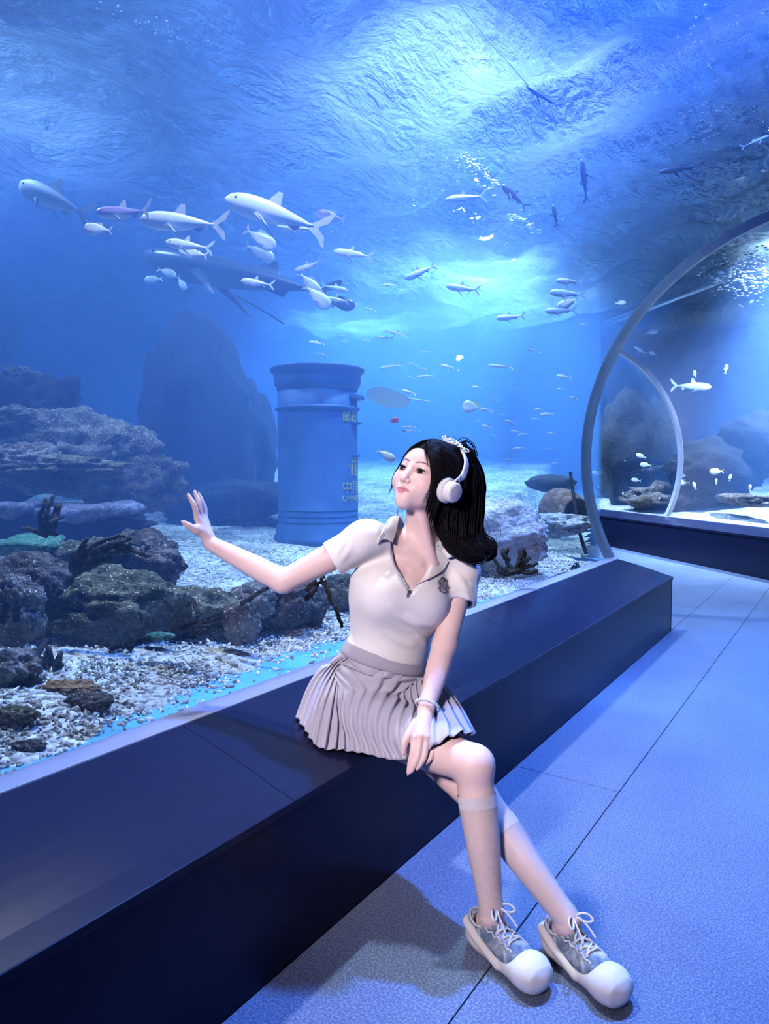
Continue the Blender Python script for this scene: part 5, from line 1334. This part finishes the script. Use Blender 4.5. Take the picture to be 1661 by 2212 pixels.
branches(48, 1482, 2.4, [[(-30, 0), (-34, -16), (-30, -32)], [(0, 0), (4, -22), (2, -40)], [(14, 0), (20, -14), (24, -30)], [(-12, 0), (-12, -18), (-14, -30)]], C_BK, 'stubby dark coral on the grey rock at the left edge', seed=8, rad=1.5)
branches(20, 1330, 2.7, [[(0, 10), (0, -20), (-4, -46)], [(18, 10), (22, -18), (24, -40)], [(-14, 10), (-18, -14), (-16, -34)]], C_BK, 'dark upright coral in front of the pale boulder, left edge', seed=9, rad=1.5)
# half-buried jar and leaning pole right of the sitter
def jar():
    prof = [(.02, 0), (.17, .0), (.21, .06), (.215, .16), (.19, .26), (.15, .31), (.16, .34), (.14, .345), (.12, .30), (.10, .1)]
    me = MB().add(lathe(prof, 40)).mesh('sunken_jar'); o = link('sunken_jar', me, m_rock('clay', (.10, .06, .05), (.20, .12, .09), (.40, .30, .26), .4, 12)); o.location = atd(1192, 1098, 6.9); o.rotation_euler = (math.radians(96), .25, YAW+.5); tag(o, 'half-buried clay jar lying on the sand left of the arch', 'jar')
jar()
pl_ = MB().add(tube(catmull([atd(1232, 1020, 6.6), atd(1240, 1080, 6.5), atd(1252, 1150, 6.3), atd(1266, 1195, 6.1)], 8), .016, 8)).mesh('pole'); tag(link('sunken_pole', pl_, C_BK), 'thin dark pole leaning in the gravel beside the arch', 'pole')
cd = MB().add(tube(catmull([atd(985, 0, 4.55), atd(1058, 92, 4.62), atd(1105, 142, 4.66), atd(1142, 186, 4.7)], 6), .0035, 6)).mesh('cord'); tag(link('feeding_line', cd, simple('white_cord', (.8, .8, .8), .5)), 'thin white line hanging down from the surface above the tunnel', 'cord')
rp = MB().add(tube(catmull([atd(512, 640, 6.4), atd(540, 655, 6.4), atd(575, 675, 6.4), atd(612, 699, 6.4)], 6), .008, 6)).mesh('cord'); tag(link('dark_line', rp, C_BK), 'thin dark line trailing below the big ray', 'cord')

# ------------------------------------------------------------------ postbox
def postbox():
    d = 6.35; base = atd(688, 1215, d); base[2] = float(ground(np.array(base[0]), np.array(base[1])))-.03; k = d/FPX
    zt = atd(688, 803, d)[2]-base[2]; z = lambda py: atd(688, py, d)[2]-base[2]; r = 86*k
    e = empty('postbox', base); e.rotation_euler = (0, 0, YAW); tag(e, 'tall blue cylindrical postbox with a flared cap standing in the tank', 'postbox')
    mb = simple('postbox_blue', (.045, .125, .30), .6, .22, 5, .2); my = simple('postbox_yellow', (.46, .45, .12), .6, .06)
    link('body', MB().add(lathe([(r*1.10, 0), (r*1.10, .06), (r*1.06, .08), (r*1.06, .11), (r*1.03, .13), (r*1.03, .16), (r, .18), (r*.985, z(900)), (r*.985, z(845))], 64)).mesh('body'), mb, e)
    link('cap', MB().add(lathe([(r*.99, z(850)), (r*1.0, z(842)), (r*1.05, z(838)), (r*1.07, z(830)), (r*1.07, z(816)), (r*1.10, z(812)), (r*1.155, z(808)), (r*1.165, z(803)), (r*1.15, z(800)), (r*.9, z(797)), (r*.3, z(794))], 64)).mesh('cap'), mb, e)
    link('ring', MB().add(lathe([(r*.98, z(892)), (r*1.045, z(888)), (r*1.05, z(884)), (r*.98, z(882))], 64)).mesh('ring'), mb, e)
    for zz_ in (.20, .25, .30): link('base_ring', MB().add(lathe([(r*.98, zz_-.008), (r*1.012, zz_), (r*.98, zz_+.008)], 64)).mesh('base_ring'), mb, e)
    def bend(me, ang0, zc, rr):                                   # wrap a flat mesh (x right, y up) round the cylinder
        v = verts_of(me); a = ang0+v[:, 0]/rr; R_ = rr+.002+v[:, 2]
        o = np.stack([R_*np.sin(a), -R_*np.cos(a), zc+v[:, 1]], 1); me.vertices.foreach_set('co', o.astype(np.float32).ravel()); me.update(); return me
    def word(txt, size, ang_deg, zc, name, ex=.004, spread=1.0):
        cu = bpy.data.curves.new(name, 'FONT'); cu.body = txt; cu.size = size; cu.extrude = ex; cu.space_character = spread; o = bpy.data.objects.new(name, cu); COL.objects.link(o)
        dg_ = bpy.context.evaluated_depsgraph_get(); me = bpy.data.meshes.new_from_object(o.evaluated_get(dg_)); bpy.data.objects.remove(o)
        bm = bmesh.new(); bm.from_mesh(me); bmesh.ops.subdivide_edges(bm, edges=bm.edges[:], cuts=1); bm.to_mesh(me); bm.free(); me.materials.clear()
        return link(name, bend(me, math.radians(ang_deg), zc, r*.99), my, e)
    word('中国', .125, 40, z(1062), 'lettering', spread=1.15); word('CHINA', .072, 40, z(1080), 'lettering', spread=1.1); word('邮政', .105, 41, z(914), 'lettering', spread=1.15)
    def bars(rects, ang_deg, zc):
        bm = bmesh.new()
        for (x0, y0, x1, y1) in rects: box_bm(bm, (x0, y0, -.003), (x1, y1, .004))
        link('emblem', bend(bm_mesh('emblem', bm), math.radians(ang_deg), zc, r*.99), my, e)
    bars([(.06, .065, .15, .08), (.035, .038, .16, .053), (.0, .006, .17, .024), (.03, -.022, .16, -.006), (.03, -.048, .16, -.034), (.03, -.075, .16, -.06), (.035, -.075, .055, .024), (.095, -.075, .115, .085)], 53, z(1008))
    for (py, a0, a1, th, out) in ((862, 55, 120, .012, 1.16), (916, 58, 122, .006, 1.10), (985, 60, 118, .010, 1.06)):    # hood and ledges of the posting slot
        n = 20; v = []; f = []
        for i in range(n):
            a = math.radians(a0+(a1-a0)*i/(n-1)); o_ = 1+(out-1)*math.sin(math.pi*i/(n-1))**.6
            for (q_, h) in ((.97, -th), (o_, -th), (o_, th), (.97, th)): v.append((r*q_*math.sin(a), -r*q_*math.cos(a), z(py)+h))
        f = [(i*4+j, i*4+(j+1) % 4, (i+1)*4+(j+1) % 4, (i+1)*4+j) for i in range(n-1) for j in range(4)]+[(0, 1, 2, 3), tuple(range(4*n-4, 4*n))]
        link('slot_hood' if py == 862 else 'slot_ledge', pydata('slot_hood', v, f, False), mb, e)
postbox()
# ------------------------------------------------------------------ fish
def m_fish(name, back, side, belly, rough=.35):
    t = NT(name); t.set(rough=rough, spec=.6); tc = t.node('ShaderNodeTexCoord'); sp = t.node('ShaderNodeSeparateXYZ'); t.link(tc.outputs['Generated'], sp.inputs[0])
    n = t.noise(t.pos(), 18, 4); ad = t.node('ShaderNodeMath', operation='MULTIPLY_ADD'); ad.inputs[1].default_value = .12; t.link(n, ad.inputs[0]); t.link(sp.outputs[2], ad.inputs[2])
    t.link(t.ramp(ad.outputs[0], [(.30, belly), (.52, side), (.74, back)]), t.b.inputs['Base Color']); return t.m
F_SIL = m_fish('silver_fish', (.50, .54, .60), (.86, .87, .88), (.92, .92, .92)); F_DRK = m_fish('dark_fish', (.03, .035, .05), (.06, .07, .10), (.16, .17, .2)); F_SHK = m_fish('grey_shark', (.50, .52, .56), (.66, .68, .70), (.85, .85, .85), .6)
F_YEL = m_fish('yellow_fish', (.72, .66, .40), (.84, .82, .74), (.88, .87, .84)); F_RED = m_fish('red_fish', (.35, .04, .05), (.50, .07, .08), (.5, .15, .15)); F_PUR = m_fish('violet_fish', (.22, .16, .42), (.42, .36, .66), (.8, .78, .86)); F_FIN = simple('fish_fin', (.55, .58, .64), .5, .1); F_YFIN = simple('yellow_fin', (.75, .60, .10), .5, .1); F_EYE = simple('fish_eye', (.01, .01, .012), .15)
KIND = {'ray': (.125, .24, .8, .10, .06, (-.12, .12, .05)),   # height, width, profile exponent, tail fork length, tail spread, dorsal (pos, len, h)
 'milk': (.20, .13, .85, .15, .165, (.05, .13, .11)), 'shark': (.21, .17, .8, .16, .15, (.04, .15, .12)), 'bream': (.40, .16, .9, .12, .16, (.02, .4, .06)), 'slim': (.12, .09, .9, .12, .10, (-.02, .16, .05)), 'disc': (.62, .14, 1.0, .10, .16, (-.1, .4, .08))}
def fish_meshes(kind, bend=0.0):
    h, w, ex, tf, ts, (dp, dl, dh) = KIND[kind]; n = 14; m = 18; v = []; f = []
    X = np.linspace(.5, -.36, m)
    def prof(x): u = (.5-x)/.86; return np.sin(np.pi*np.clip(u, 0, 1)**.62)**ex*(1-.0*u)
    def curve(x): return bend*np.minimum(x-.1, 0)**2
    for x in X:
        p = max(prof(x), .03)*(1) ; p = max(p, .13 if x < -.2 else .03)
        for j in range(n): a = 2*math.pi*j/n; v.append((x, curve(x)+w*.5*p*math.cos(a), h*.5*p*math.sin(a)*(1.0 if math.sin(a) > 0 else 1.1)))
    f = [(i*n+j, i*n+(j+1) % n, (i+1)*n+(j+1) % n, (i+1)*n+j) for i in range(m-1) for j in range(n)]+[tuple(range(n))[::-1], tuple(range((m-1)*n, m*n))]
    def fin(poly, y=0.0, th=.006):
        P = np.array(poly, float); k = len(P); V = [(a, curve(a)+y+th, b) for a, b in P]+[(a, curve(a)+y-th, b) for a, b in P]
        return V, [tuple(range(k)), tuple(range(2*k-1, k-1, -1))]+[(i, (i+1) % k, k+(i+1) % k, k+i) for i in range(k)]
    tail = fin([(-.33, .020), (-.385, ts*.34), (-.36-tf*.8, ts*.92), (-.36-tf*1.05, ts*1.02), (-.40-tf*.55, ts*.36), (-.405, .008), (-.405, -.008), (-.40-tf*.5, -ts*.36), (-.36-tf*.98, -ts*.98), (-.36-tf*.75, -ts*.88), (-.385, -ts*.34), (-.33, -.020)])
    zt = h*.5*prof(dp); dors = fin([(dp+dl*.5, h*.5*prof(dp+dl*.5)*.92), (dp-dl*.05, zt+dh), (dp-dl*.35, zt+dh*.95), (dp-dl*.5, h*.5*prof(dp-dl*.5)*.92)])
    ana = fin([(-.12, -h*.5*prof(-.12)*.95), (-.22, -h*.5*prof(-.2)-dh*.55), (-.24, -h*.5*prof(-.24)*.95)])
    def pect(s):
        x0 = .18; y0 = s*w*.42; z0 = -h*.30; V = [(x0, y0, z0), (x0-.04, y0+s*.02, z0+.012), (x0-.17, y0+s*.10, z0-.09), (x0-.19, y0+s*.09, z0-.10), (x0-.08, y0, z0-.012)]
        V2 = [(a, b, c-.006) for a, b, c in V]; k = 5; return V+V2, [tuple(range(k)), tuple(range(2*k-1, k-1, -1))]+[(i, (i+1) % k, k+(i+1) % k, k+i) for i in range(k)]
    def eye(s):
        c = V3(.385, curve(.385)+s*w*.5*prof(.385)*.86, h*.12*prof(.385)); vv_, ff_ = lathe([(.001, -.012), (.010, -.008), (.013, 0), (.010, .008), (.001, .012)], 8); return np.asarray(vv_)+c, ff_
    return dict(body=(v, f), tail_fin=tail, dorsal_fin=dors, anal_fin=ana, pectoral_fin=[pect(1), pect(-1)], eye=[eye(1), eye(-1)])
FC = {}
def fish(x, y, lpx, ang, d, kind, mat, label, group=None, small=False, yaw=0.0, bend=0.0, cat='fish', name='fish', finmat=None):
    key = (kind, bend)
    if key not in FC:
        g = fish_meshes(kind, bend); one = MB()
        for k_, q_ in g.items():
            for w_ in (q_ if isinstance(q_, list) else [q_]):
                if k_ != 'eye': one.add(w_)
        FC[key] = ({k_: ([MB().add(w_).mesh(k_, k_ in ('body', 'eye')) for w_ in q_] if isinstance(q_, list) else MB().add(q_).mesh(k_, k_ == 'body')) for k_, q_ in g.items()}, one)
        FC[key] = (*FC[key], {})
    parts, one, smalls = FC[key]
    c = atd(x, y, d); a = math.radians(ang); L = lpx*d/FPX/.95
    X = unit(RT*math.cos(a)+UP*math.sin(a)+FW*math.sin(yaw)); up = UP if abs(math.sin(a)) < .8 else -RT*np.sign(math.sin(a))
    Y = unit(np.cross(up, X)); Z = np.cross(X, Y)
    M = Matrix(((X[0], Y[0], Z[0], c[0]), (X[1], Y[1], Z[1], c[1]), (X[2], Y[2], Z[2], c[2]), (0, 0, 0, 1))) @ Matrix.Diagonal((L, L, L, 1))
    if small:
        if mat.name not in smalls: smalls[mat.name] = one.mesh('fish', True); smalls[mat.name].materials.append(mat)
        o = bpy.data.objects.new(name, smalls[mat.name]); COL.objects.link(o); o.matrix_world = M; tag(o, label, cat, group); return o
    e = empty(name); e.matrix_world = M; tag(e, label, cat, group)
    for k_, q_ in parts.items():
        for me in (q_ if isinstance(q_, list) else [q_]):
            o = bpy.data.objects.new(k_, me); COL.objects.link(o); o.parent = e
            mm = F_EYE if k_ == 'eye' else mat if k_ == 'body' else (finmat or (F_FIN if mat in (F_SIL, F_PUR, F_SHK) else mat))
            if not me.materials: me.materials.append(None)
            o.material_slots[0].link = 'OBJECT'; o.material_slots[0].material = mm
    return e
fish(118, 432, 205, 152, 5.4, 'shark', F_SHK, 'large pale shark gliding alone at the upper left', cat='shark', name='shark', yaw=.3)
fish(270, 460, 128, 176, 4.0, 'milk', F_PUR, 'violet-tinged fish between the pale shark and the silver fish', yaw=.1, bend=.5)
fish(212, 495, 60, 174, 4.2, 'bream', F_SIL, 'small deep-bodied silver fish below the violet one')
fish(395, 480, 190, 172, 4.0, 'milk', F_SIL, 'large silver fish with a wide forked tail, upper left', yaw=.15)
fish(597, 463, 232, 160, 4.2, 'milk', F_SIL, 'largest silver fish, upper centre left, nose to the left', yaw=.1)
fish(408, 530, 100, 172, 4.4, 'milk', F_SIL, 'silver fish just below the wide-tailed one')
fish(418, 546, 62, 168, 4.7, 'bream', F_SIL, 'smaller fish swimming beneath the silver fish on the left')
fish(640, 492, 80, 175, 4.6, 'milk', F_SIL, 'fish half hidden under the tail of the largest silver fish')
fish(562, 515, 76, -32, 5.2, 'bream', F_SIL, 'pale fish nosing down to the right above the dark ray')
fish(560, 545, 70, -28, 5.6, 'bream', F_SIL, 'pale fish directly above the dark ray')
fish(556, 611, 70, 172, 4.6, 'milk', F_SIL, 'bright slim fish crossing in front of the dark ray')
fish(714, 468, 62, 168, 5.2, 'bream', F_PUR, 'violet fish behind the tail of the largest silver fish')
fish(763, 549, 84, 172, 5.0, 'milk', F_SIL, 'silver fish to the right of the curved one')
fish(668, 576, 62, 195, 5.2, 'milk', F_SIL, 'curved silver fish above the tail of the dark ray', bend=1.4)
fish(668, 612, 66, -48, 5.6, 'bream', F_SIL, 'pale fish diving beside the tail of the dark ray'); fish(685, 640, 72, -42, 5.4, 'bream', F_SIL, 'pale fish diving below the curved fish'); fish(722, 622, 56, -12, 6.0, 'milk', F_SIL, 'faint fish right of the diving pair')
fish(735, 655, 64, -10, 6.2, 'bream', F_DRK, 'dark fish at the right end of the ray'); fish(728, 648, 50, 172, 5.6, 'milk', F_SIL, 'silver fish overlapping the dark fish')
for (x, y, l, a) in ((332, 603, 38, 184), (360, 588, 42, -20), (392, 612, 34, -62)): fish(x, y, l, a, 6.4, 'bream', F_SIL, 'faint pale fish in the trio below the dark ray\'s head', 'faint trio below the ray', small=True)
# dark ray-like shark
fish(520, 596, 470, 165, 6.6, 'ray', F_DRK, 'huge dark long-bodied ray shark swimming through the silver fish', cat='shark', name='ray_shark', yaw=.25)
# right half
for (x, y, l, a, d, k_, m_, lb) in (
 (908, 588, 70, 205, 5.6, 'milk', F_SIL, 'silver fish with raised tail in the middle of the water'), (1000, 623, 70, 173, 5.4, 'milk', F_SIL, 'silver fish right of the one with the raised tail'), (1103, 685, 60, 185, 5.6, 'milk', F_SIL, 'lowest silver fish right of centre, above the shoal'),
 (1230, 608, 56, 176, 5.6, 'milk', F_SIL, 'topmost of the four silver fish left of the arch'), (1226, 634, 76, 176, 5.4, 'milk', F_SIL, 'second of the four silver fish left of the arch'), (1226, 655, 50, 205, 5.9, 'bream', F_SIL, 'third, deep-bodied of the four fish left of the arch'), (1212, 671, 66, 182, 5.4, 'milk', F_SIL, 'lowest of the four silver fish left of the arch'),
 (1174, 210, 84, 148, 4.5, 'slim', F_DRK, 'dark slim fish under the surface at the end of the white line'), (1005, 428, 86, 187, 5.4, 'milk', F_SIL, 'brightly lit silver fish below the glitter near the lamp'), (1111, 424, 72, 137, 5.4, 'milk', F_DRK, 'dark fish right of the glitter near the lamp'), (1199, 466, 48, 100, 5.6, 'milk', F_DRK, 'small dark fish pointing upwards right of the lamps'),
 (1262, 391, 94, 97, 5.2, 'slim', F_DRK, 'long thin dark fish hanging upright'), (1472, 365, 96, 188, 4.7, 'slim', F_DRK, 'slim dark fish above the arch'), (1632, 306, 70, 22, 4.4, 'slim', F_SIL, 'pale slim fish cut off by the right edge'), (1340, 655, 26, 0, 6.6, 'bream', F_SIL, 'small fish hugging the outside of the arch')):
    fish(x, y, l, a, d, k_, m_, lb)
fish(992, 774, 24, 70, 5.6, 'disc', F_SIL, 'bright white fish seen head-on above the sitter', small=False, yaw=1.1); fish(1019, 879, 40, 172, 5.0, 'disc', F_SIL, 'round pale fish with yellow tail right of centre', finmat=F_YFIN); fish(851, 909, 20, 20, 5.2, 'disc', F_RED, 'small red fish right of the postbox'); fish(833, 983, 44, -30, 4.2, 'bream', F_YEL, 'yellow-striped fish beside the sitter\'s forehead')
# pale stingray right of the postbox
def stingray():
    n = 24; v = []; f = []; m = 9
    for i in range(m):
        r_ = i/(m-1)
        for j in range(n): a = 2*math.pi*j/n; c, s = math.cos(a), math.sin(a); v.append((.5*r_*c*(1-.1*abs(s)), .62*r_*s*abs(s)**.25, .07*(1-r_**1.6)))
    for i in range(m):
        r_ = i/(m-1)
        for j in range(n): a = 2*math.pi*j/n; c, s = math.cos(a), math.sin(a); v.append((.5*r_*c*(1-.1*abs(s)), .62*r_*s*abs(s)**.25, -.03*(1-r_**1.6)))
    for o in (0, m*n):
        for i in range(m-1):
            for j in range(n): q_ = (o+i*n+j, o+i*n+(j+1) % n, o+(i+1)*n+(j+1) % n, o+(i+1)*n+j); f.append(q_ if o == 0 else q_[::-1])
    e = empty('stingray'); c = atd(838, 860, 7.4); L = 100*7.4/FPX; X = unit(-RT*.9+FW*.3+UP*.1); Y = unit(np.cross(UP+FW*.25, X)); Z = np.cross(X, Y)
    e.matrix_world = Matrix(((X[0], Y[0], Z[0], c[0]), (X[1], Y[1], Z[1], c[1]), (X[2], Y[2], Z[2], c[2]), (0, 0, 0, 1))) @ Matrix.Diagonal((L, L, L, 1)); tag(e, 'pale stingray gliding past the right side of the postbox', 'stingray')
    link('body', pydata('body', v, f), F_SHK, e); link('tail', MB().add(tube([(-.45, 0, .01), (-.7, 0, .0), (-1.0, .02, -.03)], [.03, .016, .005], 8)).mesh('tail'), F_SHK, e)
stingray()
# shoal of small silver fish in the open water
SHO = [(790, 735, 18), (830, 728, 38), (858, 720, 52), (918, 759, 20), (846, 791, 50), (893, 787, 22), (913, 796, 22), (919, 812, 38), (888, 815, 15), (971, 793, 46), (1082, 791, 52), (1152, 757, 30), (1218, 813, 32), (883, 847, 32), (1030, 836, 22), (1070, 864, 22), (1050, 885, 28), (1088, 896, 18), (1103, 911, 24),
       (1036, 909, 17), (1052, 921, 22), (1111, 931, 17), (1130, 938, 22), (1189, 935, 19), (1182, 894, 28), (1163, 884, 17), (1121, 968, 28), (1100, 992, 19), (1118, 839, 20), (1156, 904, 19), (1069, 942, 15), (1186, 969, 17), (883, 922, 32), (888, 930, 42), (685, 740, 34), (743, 725, 30), (746, 737, 20), (694, 765, 34), (1260, 700, 18), (800, 668, 26), (840, 615, 34), (1210, 840, 16), (1240, 860, 18), (1015, 940, 16), (1200, 1000, 14), (1000, 905, 14)]
r_ = np.random.default_rng(21)
for (x, y, l) in SHO: fish(x, y, l, 180+r_.normal(-4, 9), r_.uniform(6.2, 8.6), r_.choice(['slim', 'milk', 'slim']), F_SIL, 'small silver fish of the loose shoal in the open water', 'small silver fish in the open water', small=True, yaw=r_.uniform(-.3, .3))
# fish beyond the arch
fish(1493, 834, 84, -2, dB(1493, 834, 1.6), 'milk', F_SIL, 'large silver fish heading right, seen through the arch')
for (x, y, l, a) in ((1408, 718, 24, 10), (1384, 757, 30, 150), (1412, 764, 18, 160), (1501, 808, 16, 100), (1568, 797, 20, 80), (1351, 882, 30, 175)): fish(x, y, l, a, dB(x, y, 1.7), 'bream' if l < 28 else 'milk', F_SIL, 'small pale fish in the upper water beyond the arch', 'pale fish beyond the arch', small=True)
for (x, y, l, a) in ((1291, 970, 20, 165), (1325, 967, 20, 160), (1341, 973, 17, 180), (1315, 991, 30, 160), (1340, 996, 22, 165), (1354, 995, 15, 150), (1385, 985, 22, 160), (1395, 1004, 24, 175), (1288, 1022, 18, 165), (1374, 1037, 20, 170), (1476, 1026, 24, 185), (1476, 1042, 28, 180), (1548, 1018, 30, 180), (1500, 1049, 16, 110), (1577, 1032, 15, 80), (1547, 1040, 12, 90), (1620, 1054, 15, 90)):
    fish(x, y, l, a, dB(x, y, 1.15), 'bream', F_YEL if r_.uniform() < .6 else F_SIL, 'small yellow-tailed fish in the school beyond the arch', 'yellow-tailed school beyond the arch', small=True, finmat=F_YFIN)
fish(1651, 578, 46, 150, dB(1651, 578, 1.5), 'slim', F_DRK, 'dark fish against the glitter at the right edge, upper one'); fish(1635, 623, 44, 10, dB(1635, 623, 1.5), 'milk', F_DRK, 'dark fish against the glitter at the right edge, lower one')
# lamp glitter on the ripples, modelled as white beads under the surface
def glints(spots, seed):
    r = np.random.default_rng(seed); bm = bmesh.new(); bmesh.ops.create_icosphere(bm, subdivisions=1, radius=1); bv_ = np.array([q_.co[:] for q_ in bm.verts]); bf = np.array([[w_.index for w_ in q_.verts] for q_ in bm.faces]); bm.free(); v = []; f = []; k = 0
    for (x, y, sx, sy, rot, n, s, z) in spots:
        for _ in range(n):
            a, b = r.normal(0, 1, 2); a, b = a*sx, b*sy; c_, s_ = math.cos(rot), math.sin(rot); P = onz(x+a*c_-b*s_, y+a*s_+b*c_, z-abs(r.normal(0, .03))); d = (P-CAM)@FW
            v.append(bv_*(s*r.uniform(.5, 1.5)*d/FPX)*np.array([1.4, 1.4, .7])+P); f.append(bf+k); k += len(bv_)
    return pydata('glint_beads', np.concatenate(v), np.concatenate(f))
t = NT('glint_bead'); t.set(col=(.97, .98, 1), rough=.4, metal=.3, spec=.8); M_GLINT = t.m
for sp_, sd, lb in (([(1040, 380, 18, 7, .75, 260, 3.0, 4.2), (1020, 352, 18, 10, .6, 50, 1.5, 4.2)], 1, 'lamp glitter on the ripples built as white beads, near the lamp'), ([(1125, 480, 11, 5, .45, 150, 3.0, 4.2), (1140, 492, 16, 3, .4, 24, 1.4, 4.2)], 2, 'small patch of lamp glitter built as beads right of the lamp'),
                    ([(1510, 130, 20, 60, -.1, 60, 1.8, 4.2), (1540, 270, 36, 62, -.25, 160, 2.0, 4.2), (1580, 380, 20, 30, 0, 30, 1.9, 4.2), (335, 55, 60, 16, .4, 40, 1.8, 4.2)], 3, 'long trail of lamp glitter built as beads above the arch'), ([(1620, 590, 34, 28, 0, 330, 2.5, 4.2), (1545, 600, 30, 16, 0, 40, 1.6, 4.2)], 4, 'blazing patch of lamp glitter built as beads at the right edge beyond the arch')):
    tag(link('glint_beads', glints(sp_, sd), M_GLINT), lb, 'glints', kind='stuff')
